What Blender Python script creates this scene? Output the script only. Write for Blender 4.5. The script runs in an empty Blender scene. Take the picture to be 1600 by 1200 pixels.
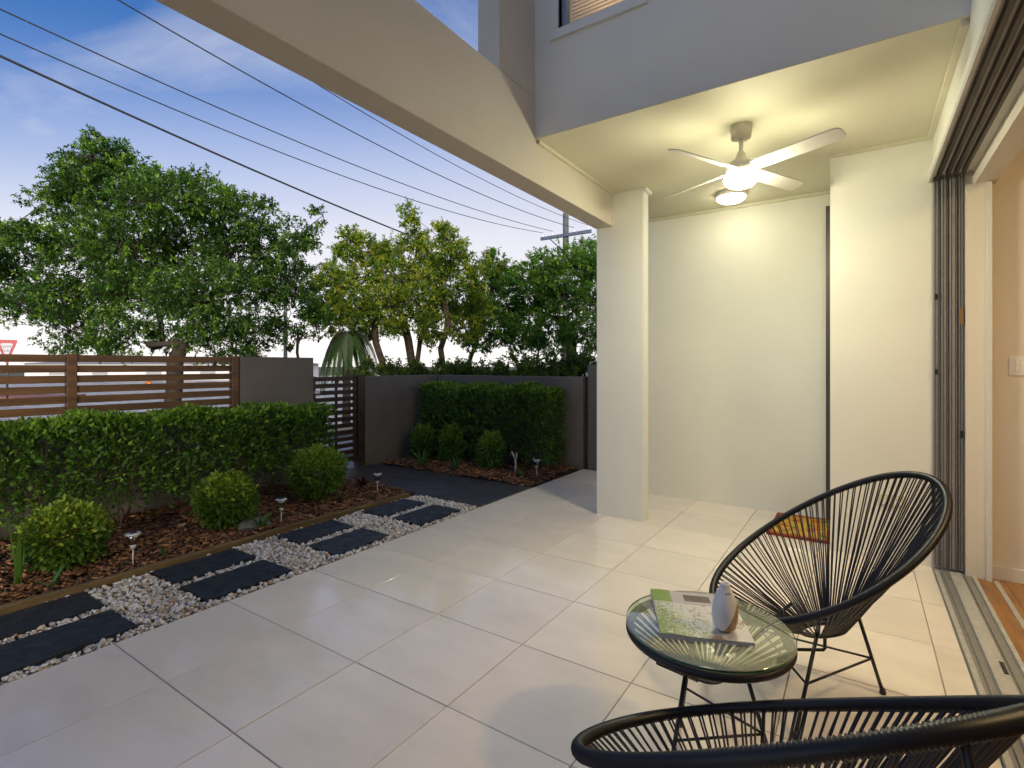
import bpy, bmesh, math, random
import numpy as np
from mathutils import Vector, Matrix

R = math.radians
random.seed(7)
rng = np.random.default_rng(11)
scene = bpy.context.scene
col = scene.collection

# ------------------------------------------------------------------ camera
CAM_H, YAW, FPX, HOR = 1.25, R(33.912), 809.566, 571.75
cam = bpy.data.cameras.new("camera")
cam.sensor_width = 36.0
cam.lens = 36.0 * FPX / 1600.0
cam.shift_y = -(600 - HOR) / 1600.0
cam.clip_start = 0.05
cam.clip_end = 2000
cam_o = bpy.data.objects.new("camera", cam)
cam_o.location = (0, 0, CAM_H)
cam_o.rotation_euler = (R(90), 0, YAW)
col.objects.link(cam_o)
scene.camera = cam_o

# ------------------------------------------------------------------ sky, sun, exposure
SUN_EL, SUN_AZ = R(13), R(133)           # azimuth measured from +Y towards +X
world = bpy.data.worlds.new("World")
scene.world = world
world.use_nodes = True
wn, wl = world.node_tree.nodes, world.node_tree.links
wn.clear()


def N(nodes, kind, **kw):
    n = nodes.new(kind)
    for k, v in kw.items():
        if k == "inp":
            for i, val in v.items():
                n.inputs[i].default_value = val
        else:
            setattr(n, k, v)
    return n


w_out = N(wn, "ShaderNodeOutputWorld")
sky = N(wn, "ShaderNodeTexSky", sky_type="NISHITA", sun_disc=False, sun_elevation=SUN_EL,
        sun_rotation=SUN_AZ, altitude=50, air_density=1.0, dust_density=0.6, ozone_density=8.0)
bg_sky = N(wn, "ShaderNodeBackground", inp={"Strength": 0.035})
wl.new(sky.outputs[0], bg_sky.inputs[0])
tc = N(wn, "ShaderNodeTexCoord")
sep = N(wn, "ShaderNodeSeparateXYZ")
wl.new(tc.outputs["Generated"], sep.inputs[0])
zc = N(wn, "ShaderNodeMath", operation="MAXIMUM", inp={1: 0.0})
wl.new(sep.outputs[2], zc.inputs[0])
zp = N(wn, "ShaderNodeMath", operation="ADD", inp={1: 0.16})
wl.new(zc.outputs[0], zp.inputs[0])
div = N(wn, "ShaderNodeVectorMath", operation="DIVIDE")
comb = N(wn, "ShaderNodeCombineXYZ")
for i in range(3):
    wl.new(zp.outputs[0], comb.inputs[i])
wl.new(tc.outputs["Generated"], div.inputs[0])
wl.new(comb.outputs[0], div.inputs[1])
nz = N(wn, "ShaderNodeTexNoise", inp={"Scale": 1.2, "Detail": 8.0, "Roughness": 0.56, "Distortion": 0.5})
cofs = N(wn, "ShaderNodeVectorMath", operation="ADD")
cofs.inputs[1].default_value = (9.0, 6.1, 0.0)
wl.new(div.outputs[0], cofs.inputs[0])
wl.new(cofs.outputs[0], nz.inputs["Vector"])
cl = N(wn, "ShaderNodeMapRange", inp={1: 0.43, 2: 0.70, 3: 0.0, 4: 0.62})
wl.new(nz.outputs[0], cl.inputs[0])
# thick pale cloud bank towards the horizon
hz = N(wn, "ShaderNodeMapRange", interpolation_type="SMOOTHERSTEP", inp={1: -0.04, 2: 0.47, 3: 1.0, 4: 0.0})
# the bank stands higher towards the sunset end of the street
bdir = N(wn, "ShaderNodeVectorMath", operation="DOT_PRODUCT")
bdir.inputs[1].default_value = (-0.34, 0.94, 0.0)
wl.new(tc.outputs["Generated"], bdir.inputs[0])
bk = N(wn, "ShaderNodeMapRange", inp={1: 0.25, 2: 1.0, 3: 0.0, 4: 0.20})
wl.new(bdir.outputs["Value"], bk.inputs[0])
zb_ = N(wn, "ShaderNodeMath", operation="SUBTRACT")
wl.new(zc.outputs[0], zb_.inputs[0])
wl.new(bk.outputs[0], zb_.inputs[1])
wl.new(zb_.outputs[0], hz.inputs[0])
mx = N(wn, "ShaderNodeMath", operation="MAXIMUM")
wl.new(cl.outputs[0], mx.inputs[0])
wl.new(hz.outputs[0], mx.inputs[1])
mlim = N(wn, "ShaderNodeMath", operation="MINIMUM", inp={1: 0.93})
wl.new(mx.outputs[0], mlim.inputs[0])
ccol = N(wn, "ShaderNodeMix", data_type="RGBA")
ccol.inputs["A"].default_value = (0.27, 0.25, 0.238, 1)
ccol.inputs["B"].default_value = (0.172, 0.172, 0.190, 1)
hz2 = N(wn, "ShaderNodeMapRange", inp={1: 0.0, 2: 0.28, 3: 0.0, 4: 1.0})
wl.new(zc.outputs[0], hz2.inputs[0])
wl.new(hz2.outputs[0], ccol.inputs["Factor"])
bg_cl = N(wn, "ShaderNodeBackground", inp={"Strength": 1.0})
wl.new(ccol.outputs["Result"], bg_cl.inputs[0])
wmix = N(wn, "ShaderNodeMixShader")
wl.new(mlim.outputs[0], wmix.inputs[0])
wl.new(bg_sky.outputs[0], wmix.inputs[1])
wl.new(bg_cl.outputs[0], wmix.inputs[2])
wl.new(wmix.outputs[0], w_out.inputs[0])

sun_d = bpy.data.lights.new("sun", "SUN")
sun_d.energy = 1.2
sun_d.angle = R(24)
sun_d.color = (1.0, 0.86, 0.68)
sun_o = bpy.data.objects.new("sun", sun_d)
sv = Vector((math.sin(SUN_AZ) * math.cos(SUN_EL), math.cos(SUN_AZ) * math.cos(SUN_EL), math.sin(SUN_EL)))
sun_o.rotation_euler = (-sv).to_track_quat("-Z", "Y").to_euler()
sun_o.location = (0, 0, 30)
col.objects.link(sun_o)

scene.view_settings.view_transform = "Standard"
scene.view_settings.look = "None"
scene.view_settings.gamma = 1
scene.view_settings.use_curve_mapping = False
scene.view_settings.exposure = 2.24
scene.cycles.use_denoising = True
scene.cycles.max_bounces = 8
scene.cycles.diffuse_bounces = 4
scene.cycles.transparent_max_bounces = 8
scene.cycles.use_adaptive_sampling = True
scene.cycles.adaptive_threshold = 0.02
scene.cycles.sample_clamp_indirect = 6.0
scene.cycles.caustics_reflective = False
scene.cycles.caustics_refractive = False

# ------------------------------------------------------------------ helpers
CY, SY = math.cos(YAW), math.sin(YAW)


def at(px, py, depth):
    """a point of the place at the given distance along the viewing axis"""
    X = (px - 800) / FPX * depth
    return Vector((X * CY - depth * SY, X * SY + depth * CY, CAM_H - (py - HOR) / FPX * depth))


def tag(o, label=None, cat=None, group=None, kind=None):
    if label: o["label"] = label
    if cat: o["category"] = cat
    if group: o["group"] = group
    if kind: o["kind"] = kind
    return o


def empty(name, loc=(0, 0, 0), rz=0.0, parent=None):
    o = bpy.data.objects.new(name, None)
    o.location = loc
    o.rotation_euler = (0, 0, rz)
    o.empty_display_size = 0.1
    col.objects.link(o)
    if parent: o.parent = parent
    return o


def link(name, me, mat=None, parent=None, loc=None, rot=None):
    o = bpy.data.objects.new(name, me)
    if mat is not None and not me.materials: me.materials.append(mat)
    col.objects.link(o)
    if parent: o.parent = parent
    if loc is not None: o.location = loc
    if rot is not None: o.rotation_euler = rot
    return o


def np_mesh(name, V, F, smooth=False, colors=None, rnd=None):
    """fast mesh from arrays; F is (n,3) or (n,4)"""
    V = np.asarray(V, np.float32).reshape(-1, 3); F = np.asarray(F, np.int32)
    me = bpy.data.meshes.new(name)
    k = F.shape[1]
    me.vertices.add(len(V)); me.vertices.foreach_set("co", V.ravel())
    me.loops.add(F.size); me.loops.foreach_set("vertex_index", F.ravel())
    me.polygons.add(len(F)); me.polygons.foreach_set("loop_start", np.arange(0, F.size, k, dtype=np.int32))
    if smooth: me.polygons.foreach_set("use_smooth", np.ones(len(F), bool))
    me.update(calc_edges=True)
    if colors is not None:
        a = me.attributes.new("Col", "FLOAT_COLOR", "POINT")
        c = np.ones((len(V), 4), np.float32); c[:, :3] = colors
        a.data.foreach_set("color", c.ravel())
    return me


class MB:
    """collects polygons into one mesh"""
    def __init__(self): self.v = []; self.f = []; self.sm = []

    def add(self, vs, fs, smooth=False):
        b = len(self.v)
        self.v += [tuple(p) for p in vs]
        self.f += [tuple(i + b for i in f) for f in fs]
        self.sm += [smooth] * len(fs)
        return self

    def box(self, x0, x1, y0, y1, z0, z1):
        v = [(x, y, z) for z in (z0, z1) for y in (y0, y1) for x in (x0, x1)]
        return self.add(v, [(0, 2, 3, 1), (4, 5, 7, 6), (0, 1, 5, 4), (2, 6, 7, 3), (0, 4, 6, 2), (1, 3, 7, 5)])

    def tube(self, pts, rad, sides=8, closed=False, smooth=True, caps=True):
        P = [Vector(p) for p in pts]; n = len(P)
        rr = rad if hasattr(rad, "__len__") else [rad] * n
        vs = []; up = None
        for i in range(n):
            a = P[i - 1] if (i > 0 or closed) else P[i]
            b = P[(i + 1) % n] if (i < n - 1 or closed) else P[i]
            t = (b - a).normalized()
            if up is None:
                up = t.orthogonal().normalized()
            else:
                up = (up - t * up.dot(t))
                up = up.normalized() if up.length > 1e-6 else t.orthogonal().normalized()
            w = t.cross(up)
            for k in range(sides):
                q = 2 * math.pi * k / sides
                vs.append(P[i] + (up * math.cos(q) + w * math.sin(q)) * rr[i])
        fs = []
        m = n if closed else n - 1
        for i in range(m):
            j = (i + 1) % n
            for k in range(sides):
                l = (k + 1) % sides
                fs.append((i * sides + k, i * sides + l, j * sides + l, j * sides + k))
        self.add(vs, fs, smooth)
        if caps and not closed:
            b = len(self.v) - len(vs)
            self.f += [tuple(b + k for k in reversed(range(sides))), tuple(b + (n - 1) * sides + k for k in range(sides))]
            self.sm += [False, False]
        return self

    def lathe(self, prof, seg=32, smooth=True, c=(0, 0, 0)):
        self.fix = True
        vs = []; fs = []
        for (r, z) in prof:
            for k in range(seg):
                q = 2 * math.pi * k / seg
                vs.append((c[0] + r * math.cos(q), c[1] + r * math.sin(q), c[2] + z))
        for i in range(len(prof) - 1):
            for k in range(seg):
                l = (k + 1) % seg
                fs.append((i * seg + k, i * seg + l, (i + 1) * seg + l, (i + 1) * seg + k))
        self.add(vs, fs, smooth)
        return self

    def mesh(self, name):
        me = bpy.data.meshes.new(name)
        me.from_pydata(self.v, [], self.f)
        me.polygons.foreach_set("use_smooth", self.sm)
        if getattr(self, "fix", False):
            bm = bmesh.new(); bm.from_mesh(me)
            bmesh.ops.remove_doubles(bm, verts=list(bm.verts), dist=1e-6)
            bmesh.ops.recalc_face_normals(bm, faces=list(bm.faces)); bm.to_mesh(me); bm.free()
        me.update()
        return me

    def build(self, name, mat, parent=None, loc=None, rot=None):
        return link(name, self.mesh(name), mat, parent, loc, rot)


def bev_mesh(name, x0, x1, y0, y1, z0, z1, b=0.004, seg=1):
    bm = bmesh.new()
    m = MB().box(x0, x1, y0, y1, z0, z1)
    vs = [bm.verts.new(v) for v in m.v]
    for f in m.f: bm.faces.new([vs[i] for i in f])
    bmesh.ops.bevel(bm, geom=list(bm.edges), offset=b, segments=seg, affect="EDGES", profile=0.5)
    me = bpy.data.meshes.new(name); bm.to_mesh(me); bm.free()
    return me


def bbox(name, x0, x1, y0, y1, z0, z1, mat, parent=None, b=0.004, seg=1):
    return link(name, bev_mesh(name, x0, x1, y0, y1, z0, z1, b, seg), mat, parent)


def box(name, x0, x1, y0, y1, z0, z1, mat, parent=None):
    return MB().box(x0, x1, y0, y1, z0, z1).build(name, mat, parent)


def copy_tree(o, parent=None):
    c = o.copy(); col.objects.link(c)
    if parent is not None: c.parent = parent
    for ch in o.children: copy_tree(ch, c)
    return c


# ------------------------------------------------------------------ materials
def mat(name, color=(0.5, 0.5, 0.5), rough=0.6, metal=0.0, spec=0.5, noise=None, amt=0.12, bump=None,
        bump_d=0.002, attr=False, rand=0.0, rough_var=0.0, coat=0.0, stretch=None, second=None, vary=False):
    m = bpy.data.materials.new(name); m.use_nodes = True
    n, l = m.node_tree.nodes, m.node_tree.links
    p = n["Principled BSDF"]
    p.inputs["Base Color"].default_value = (*color, 1)
    p.inputs["Roughness"].default_value = rough
    p.inputs["Metallic"].default_value = metal
    p.inputs["Specular IOR Level"].default_value = spec
    p.inputs["Coat Weight"].default_value = coat
    src = None
    if attr:
        a = N(n, "ShaderNodeAttribute", attribute_name="Col"); src = a.outputs["Color"]
    tco = N(n, "ShaderNodeTexCoord")
    vec = tco.outputs["Object"]
    if vary:                                   # alike pieces share a mesh: shift the pattern on each
        oi0 = N(n, "ShaderNodeObjectInfo")
        vm = N(n, "ShaderNodeVectorMath", operation="MULTIPLY_ADD")
        cx_ = N(n, "ShaderNodeCombineXYZ")
        for q in range(3): l.new(oi0.outputs["Random"], cx_.inputs[q])
        l.new(cx_.outputs[0], vm.inputs[0]); vm.inputs[1].default_value = (37.0, 91.0, 13.0); l.new(vec, vm.inputs[2])
        vec = vm.outputs[0]
    if stretch:
        mp = N(n, "ShaderNodeMapping"); mp.inputs["Scale"].default_value = stretch
        l.new(vec, mp.inputs[0]); vec = mp.outputs[0]
    if noise:
        t = N(n, "ShaderNodeTexNoise", inp={"Scale": noise, "Detail": 6.0, "Roughness": 0.6})
        l.new(vec, t.inputs["Vector"])
        mxn = N(n, "ShaderNodeMix", data_type="RGBA")
        c2 = second if second else tuple(max(0, c * (1 - 2 * amt)) for c in color)
        c1 = tuple(min(1, c * (1 + amt)) for c in color)
        mr = N(n, "ShaderNodeMapRange", inp={1: 0.28, 2: 0.74, 3: 0.0, 4: 1.0})
        l.new(t.outputs[0], mr.inputs[0]); l.new(mr.outputs[0], mxn.inputs["Factor"])
        mxn.inputs["A"].default_value = (*c1, 1); mxn.inputs["B"].default_value = (*c2, 1)
        if src is not None:
            mul = N(n, "ShaderNodeMix", data_type="RGBA", blend_type="MULTIPLY"); mul.inputs["Factor"].default_value = 1
            l.new(src, mul.inputs["A"]); l.new(mxn.outputs["Result"], mul.inputs["B"]); src = mul.outputs["Result"]
        else:
            src = mxn.outputs["Result"]
        if rough_var:
            rv = N(n, "ShaderNodeMapRange", inp={1: 0.3, 2: 0.7, 3: rough - rough_var, 4: rough + rough_var})
            l.new(t.outputs[0], rv.inputs[0]); l.new(rv.outputs[0], p.inputs["Roughness"])
    if rand:
        oi = N(n, "ShaderNodeObjectInfo")
        hsv = N(n, "ShaderNodeHueSaturation")
        mr = N(n, "ShaderNodeMapRange", inp={3: 1 - rand, 4: 1 + rand})
        l.new(oi.outputs["Random"], mr.inputs[0]); l.new(mr.outputs[0], hsv.inputs["Value"])
        if src is not None: l.new(src, hsv.inputs["Color"])
        else: hsv.inputs["Color"].default_value = (*color, 1)
        src = hsv.outputs[0]
    if src is not None: l.new(src, p.inputs["Base Color"])
    if bump:
        t2 = N(n, "ShaderNodeTexNoise", inp={"Scale": bump, "Detail": 5.0})
        l.new(vec, t2.inputs["Vector"])
        b = N(n, "ShaderNodeBump", inp={"Strength": 0.6, "Distance": bump_d})
        l.new(t2.outputs[0], b.inputs["Height"]); l.new(b.outputs[0], p.inputs["Normal"])
    return m


def leaf_mat(name, trans=0.42, rough=0.45):
    m = bpy.data.materials.new(name); m.use_nodes = True
    n, l = m.node_tree.nodes, m.node_tree.links
    p = n["Principled BSDF"]; out = n["Material Output"]
    a = N(n, "ShaderNodeAttribute", attribute_name="Col")
    p.inputs["Roughness"].default_value = rough
    p.inputs["Specular IOR Level"].default_value = 0.35
    l.new(a.outputs["Color"], p.inputs["Base Color"])
    tr = N(n, "ShaderNodeBsdfTranslucent")
    g = N(n, "ShaderNodeMix", data_type="RGBA", blend_type="MULTIPLY"); g.inputs["Factor"].default_value = 1
    g.inputs["B"].default_value = (1.5, 1.5, 0.6, 1)
    l.new(a.outputs["Color"], g.inputs["A"]); l.new(g.outputs["Result"], tr.inputs[0])
    mx_ = N(n, "ShaderNodeMixShader"); mx_.inputs[0].default_value = trans
    l.new(p.outputs[0], mx_.inputs[1]); l.new(tr.outputs[0], mx_.inputs[2]); l.new(mx_.outputs[0], out.inputs[0])
    return m


def glass_mat(name, color=(1, 1, 1), rough=0.0, ior=1.45, alpha_mix=None):
    m = bpy.data.materials.new(name); m.use_nodes = True
    n, l = m.node_tree.nodes, m.node_tree.links
    n.remove(n["Principled BSDF"]); out = n["Material Output"]
    g = N(n, "ShaderNodeBsdfGlossy", inp={"Roughness": max(rough, 0.02)})
    t = N(n, "ShaderNodeBsdfTransparent"); t.inputs[0].default_value = (*color, 1)
    fr = N(n, "ShaderNodeFresnel", inp={"IOR": ior})
    ms = N(n, "ShaderNodeMixShader")
    ad = N(n, "ShaderNodeMath", operation="MAXIMUM", inp={1: alpha_mix or 0.0})
    l.new(fr.outputs[0], ad.inputs[0])
    ge = N(n, "ShaderNodeNewGeometry")
    inv = N(n, "ShaderNodeMath", operation="SUBTRACT", inp={0: 1.0}); l.new(ge.outputs["Backfacing"], inv.inputs[1])
    fm = N(n, "ShaderNodeMath", operation="MULTIPLY"); l.new(ad.outputs[0], fm.inputs[0]); l.new(inv.outputs[0], fm.inputs[1])
    l.new(fm.outputs[0], ms.inputs[0])
    l.new(t.outputs[0], ms.inputs[1]); l.new(g.outputs[0], ms.inputs[2]); l.new(ms.outputs[0], out.inputs[0])
    return m


def emit_mat(name, color, strength):
    m = bpy.data.materials.new(name); m.use_nodes = True
    p = m.node_tree.nodes["Principled BSDF"]
    p.inputs["Base Color"].default_value = (*color, 1)
    p.inputs["Emission Color"].default_value = (*color, 1)
    p.inputs["Emission Strength"].default_value = strength
    return m


M = {}
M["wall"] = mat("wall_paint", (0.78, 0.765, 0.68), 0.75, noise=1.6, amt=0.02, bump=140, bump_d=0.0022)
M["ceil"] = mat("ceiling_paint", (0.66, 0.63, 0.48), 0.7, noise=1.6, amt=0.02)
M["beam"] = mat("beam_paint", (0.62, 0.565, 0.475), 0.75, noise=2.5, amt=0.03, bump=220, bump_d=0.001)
M["trim"] = mat("white_trim", (0.74, 0.73, 0.68), 0.5)
M["tile"] = mat("porcelain_tile", (0.85, 0.76, 0.665), 0.105, noise=2.6, amt=0.05, rand=0.045, rough_var=0.08, stretch=(1, 2.2, 1), spec=0.6, vary=True)
M["grout"] = mat("grout", (0.33, 0.285, 0.25), 0.9)
M["slate"] = mat("dark_slate", (0.024, 0.025, 0.029), 0.5, noise=14, amt=0.4, bump=60, bump_d=0.004, rand=0.2, rough_var=0.12)
M["paver"] = mat("dark_paver", (0.055, 0.052, 0.052), 0.5, noise=8, amt=0.3, bump=90, bump_d=0.002, rand=0.12)
M["fence_wall"] = mat("fence_render", (0.135, 0.120, 0.106), 0.85, noise=4, amt=0.08, bump=180, bump_d=0.002)
M["slat"] = mat("brown_timber_slat", (0.115, 0.056, 0.023), 0.5, noise=18, amt=0.3, stretch=(1, 0.08, 1), rand=0.15)
M["gate"] = mat("dark_gate_slat", (0.040, 0.022, 0.015), 0.5, noise=18, amt=0.3, stretch=(1, 0.08, 1), rand=0.15)
M["soil"] = mat("soil", (0.030, 0.020, 0.014), 0.95, noise=12, amt=0.4)
M["mulch"] = mat("bark_mulch", (0.9, 0.9, 0.9), 0.9, attr=True)
M["pebble"] = mat("pebble", (0.95, 0.95, 0.95), 0.6, attr=True, noise=60, amt=0.08)
M["log"] = mat("mossy_edging", (0.13, 0.085, 0.032), 0.85, noise=7, amt=0.3, second=(0.06, 0.042, 0.020), bump=40, bump_d=0.004, stretch=(3, 0.5, 3))
M["leaf"] = leaf_mat("leaf")
M["bark"] = mat("bark", (0.040, 0.030, 0.023), 0.9, noise=9, amt=0.35, bump=30, bump_d=0.02)
M["bark_pale"] = mat("pale_bark", (0.10, 0.072, 0.05), 0.9, noise=9, amt=0.35, bump=30, bump_d=0.02)
M["black"] = mat("black_cord", (0.013, 0.013, 0.016), 0.46, spec=0.5)
M["black_metal"] = mat("black_metal", (0.014, 0.014, 0.014), 0.4)
M["alu"] = mat("grey_aluminium", (0.33, 0.32, 0.31), 0.4, metal=0.35, noise=30, amt=0.08)
M["alu_light"] = mat("light_aluminium", (0.56, 0.55, 0.52), 0.42, metal=0.3, noise=40, amt=0.1)
M["alu_dark"] = mat("dark_aluminium", (0.075, 0.07, 0.065), 0.42, metal=0.5)
M["timber"] = mat("timber_floor", (0.36, 0.17, 0.055), 0.35, noise=10, amt=0.22, stretch=(4, 0.4, 1), rand=0.12, vary=True)
M["cream"] = mat("cream_interior", (0.76, 0.70, 0.60), 0.7)
M["white"] = mat("white_plastic", (0.78, 0.77, 0.73), 0.4)
M["fan"] = mat("fan_white", (0.72, 0.69, 0.60), 0.45)
M["asphalt"] = mat("asphalt", (0.16, 0.16, 0.175), 0.35, noise=3, amt=0.15, rough_var=0.12)
M["concrete"] = mat("concrete_path", (0.42, 0.41, 0.39), 0.7, noise=3, amt=0.1)
M["ground"] = mat("ground_grass", (0.075, 0.085, 0.04), 0.95, noise=0.8, amt=0.3)
M["pole"] = mat("weathered_pole", (0.10, 0.11, 0.12), 0.85, noise=6, amt=0.2, stretch=(4, 4, 0.4))
M["wire"] = mat("wire", (0.03, 0.03, 0.035), 0.5)
M["rock"] = mat("grey_rock", (0.22, 0.21, 0.19), 0.9, noise=9, amt=0.25, bump=30, bump_d=0.01)

LAMP = (1.0, 0.96, 0.70)

# ------------------------------------------------------------------ ground, street
GZ = -0.08
g = MB().add([(-600, -600, GZ), (600, -600, GZ), (600, 600, GZ), (-600, 600, GZ)], [(0, 1, 2, 3)]).build("ground", M["ground"])
tag(g, "grassy ground reaching to the horizon beyond the fence", "ground", kind="structure")
rd = MB().box(-60, -8.6, -80, 120, GZ - 0.06, GZ + 0.012).build("road", M["asphalt"])
tag(rd, "wet grey road beyond the slatted fence", "road", kind="structure")
fp = MB().box(-7.9, -6.6, -60, 60, GZ - 0.05, GZ + 0.03).build("footpath", M["concrete"])
tag(fp, "pale concrete footpath outside the gate", "footpath", kind="structure")
kb = MB().box(-8.75, -8.6, -80, 120, GZ - 0.05, GZ + 0.11).build("kerb", M["concrete"])
tag(kb, "concrete kerb between verge and road", "kerb", kind="structure")

# ------------------------------------------------------------------ patio floor of square tiles
T = 0.5103
X0, Y0 = -5.47034 * T, 1.83510 * T
patio = box("patio_floor", -2.795, 0.372, -1.9, 5.70, -0.05, -0.0045, M["grout"])
tag(patio, "patio floor of large pale porcelain tiles", "floor", kind="structure")
GAP = 0.0022
tile_me = bev_mesh("tile", GAP, T - GAP, GAP, T - GAP, -0.02, 0.0, 0.0012)
for iu in range(7):
    for iv in range(-5, 10):
        x, y = X0 + iu * T, Y0 + iv * T
        if y < -1.9: continue
        w = min(T, 0.37 - x); d = min(T, 5.70 - y)
        if iu == 6 or d < T - 0.01:
            o = bbox("tile", GAP, w - GAP, GAP, d - GAP, -0.02, 0.0, M["tile"], patio, 0.0012)
        else:
            o = link("tile", tile_me, M["tile"], patio)
        o.location = (x, y, random.uniform(-0.0006, 0.0006))

# ------------------------------------------------------------------ house
house = empty("house", (0, 4.95, 0))
house["label"] = "two storey cream rendered house with patio, beam and upper floor"
house["category"] = "house"


def hp(o):
    o.parent = house
    o.matrix_parent_inverse = Matrix.Translation((0, -4.95, 0))
    return o


CZ = 2.68
BX0, BX1 = -1.853, -1.700
hp(box("back_wall", -1.76, -0.20, 4.95, 5.15, -0.02, CZ, M["wall"]))
hp(box("corner_wall", -0.17, 0.372, 4.12, 5.15, -0.02, CZ, M["wall"]))
hp(bbox("pillar", -1.849, -1.447, 4.03, 4.145, -0.02, CZ - 0.001, M["wall"], None, 0.005, 2))
tb = hp(box("pillar_edge_trim", -1.4465, -1.441, 4.033, 4.142, 0.0, CZ - 0.03, M["trim"]))
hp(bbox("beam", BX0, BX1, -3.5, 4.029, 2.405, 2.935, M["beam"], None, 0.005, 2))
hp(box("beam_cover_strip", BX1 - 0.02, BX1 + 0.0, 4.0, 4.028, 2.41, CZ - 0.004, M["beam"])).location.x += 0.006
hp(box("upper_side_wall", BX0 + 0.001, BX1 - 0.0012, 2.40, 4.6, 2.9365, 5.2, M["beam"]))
# upper front wall with the window opening
WX0, WX1, WZ0, WZ1 = -1.530, -1.030, 3.305, 4.35
FY = 2.79
uw = MB()
uw.box(BX1 - 0.001, WX0, FY, FY + 0.18, CZ, 5.2)
uw.box(WX1, 0.372, FY, FY + 0.18, CZ, 5.2)
uw.box(WX0, WX1, FY, FY + 0.18, CZ, WZ0)
uw.box(WX0, WX1, FY, FY + 0.18, WZ1, 5.2)
hp(uw.build("upper_front_wall", M["wall"]))
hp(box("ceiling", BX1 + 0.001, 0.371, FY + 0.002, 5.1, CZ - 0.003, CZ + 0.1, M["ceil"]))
# cornices
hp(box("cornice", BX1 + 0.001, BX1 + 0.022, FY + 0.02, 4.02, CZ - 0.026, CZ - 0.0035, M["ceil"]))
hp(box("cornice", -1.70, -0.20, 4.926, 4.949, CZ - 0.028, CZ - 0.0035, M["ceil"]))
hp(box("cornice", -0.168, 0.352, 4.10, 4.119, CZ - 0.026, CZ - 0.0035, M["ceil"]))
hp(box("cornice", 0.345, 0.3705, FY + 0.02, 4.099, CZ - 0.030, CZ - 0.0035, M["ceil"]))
hp(box("pillar_cap_trim", -1.47, -1.415, 4.02, 4.16, CZ - 0.03, CZ - 0.004, M["trim"]))
# wall above the sliding door, door head profile
DH = 2.415
hp(box("door_lintel_wall", 0.372, 0.50, -1.9, 4.12, DH + 0.045, 5.2, M["wall"]))
hd = hp(box("door_head", 0.352, 0.56, -1.9, 4.118, DH + 0.004, DH + 0.044, M["trim"]))
for i, (a, b, dz) in enumerate(((0.385, 0.402, 0.035), (0.425, 0.44, 0.035), (0.462, 0.478, 0.035), (0.50, 0.515, 0.030))):
    hp(box("head_track", a, b, -1.9, 4.04, DH - dz + 0.004, DH + 0.0035, M["alu_dark"]))
hp(box("head_fascia", 0.352, 0.366, -1.9, 4.117, DH - 0.03, DH + 0.0035, M["alu_light"]))
hp(box("inner_bulkhead", 0.56, 0.66, -1.9, 4.119, DH - 0.09, 2.69, M["cream"]))
# sill tracks
sl = hp(box("door_sill", 0.372, 0.565, -1.9, 4.118, -0.05, 0.004, M["alu"]))
for (a, b, z, mm) in ((0.374, 0.392, 0.016, "alu_light"), (0.412, 0.420, 0.012, "alu"), (0.442, 0.496, 0.018, "alu_light"), (0.510, 0.516, 0.012, "alu"), (0.545, 0.562, 0.016, "alu_light")):
    hp(box("sill_track", a, b, -1.9, 4.04, 0.0045, z, M[mm]))
hp(box("sill_latch_plate", 0.478, 0.492, 2.82, 2.92, 0.0185, 0.022, M["black_metal"]))
# stacked sliding panels: leading stiles with latches
for (a, b, y0) in ((0.374, 0.404, 4.098), (0.412, 0.442, 4.092), (0.450, 0.484, 4.088), (0.492, 0.520, 4.094)):
    pn = hp(bbox("sliding_door_panel", a, b, y0, 4.117, 0.018, DH, M["alu"], None, 0.003))
    for q in ((a + 0.006, a + 0.009), (b - 0.009, b - 0.006)):
        s = box("stile_groove", q[0], q[1], y0 - 0.003, y0 + 0.002, 0.03, DH - 0.01, M["alu_dark"], pn)
for (x, z0, z1, mm) in ((0.505, 1.50, 1.60, "latch"), (0.385, 1.66, 1.69, "b"), (0.385, 1.20, 1.23, "b"), (0.505, 0.82, 0.86, "b")):
    m_ = mat("brass_latch", (0.45, 0.28, 0.09), 0.35, metal=0.8) if mm == "latch" else M["black_metal"]
    hp(box("door_latch", x - 0.007, x + 0.007, 4.078, 4.099, z0, z1, m_))
# inside of the room
hp(box("door_jamb", 0.521, 0.63, 4.06, 4.119, -0.02, DH - 0.09, M["cream"]))
hp(box("jamb_architrave", 0.612, 0.634, 4.04, 4.0595, 0.0, DH - 0.091, M["trim"]))
hp(box("inner_end_wall", 0.374, 4.2, 4.12, 4.3, -0.05, 2.7, M["cream"]))
hp(box("skirting_board", 0.636, 4.1, 4.103, 4.1195, 0.0, 0.075, M["trim"]))
hp(box("inner_far_wall", 4.2, 4.35, -3.2, 4.3, -0.05, 2.7, M["cream"]))
hp(box("inner_near_wall", 0.56, 4.2, -3.35, -3.2, -0.05, 2.7, M["cream"]))
hp(box("inner_ceiling", 0.51, 4.35, -3.35, 4.3, 2.70, 2.8, M["cream"]))
hp(box("front_wall", 0.372, 0.56, -3.35, -1.9, -0.05, 5.2, M["wall"]))
hp(box("upper_floor_slab", 0.50, 4.35, -3.35, 4.3, 2.81, 5.2, M["wall"]))
hp(box("upper_block", -1.69, 4.3, 4.31, 7.5, 2.81, 5.2, M["wall"]))
fl = hp(box("timber_floor", 0.5655, 4.2, -3.2, 4.12, -0.06, -0.012, M["alu_dark"]))
bd_me = bev_mesh("floor_board", 0.0008, 0.1292, -3.2, 4.119, -0.0115, 0.0, 0.0012)
for i in range(14):
    b_ = link("floor_board", bd_me, M["timber"], fl)
    b_.location = (0.5665 + i * 0.130, 0, 0)
hp(box("floor_track", 0.640, 0.662, -3.0, 4.05, 0.0005, 0.006, M["alu_light"]))
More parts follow.
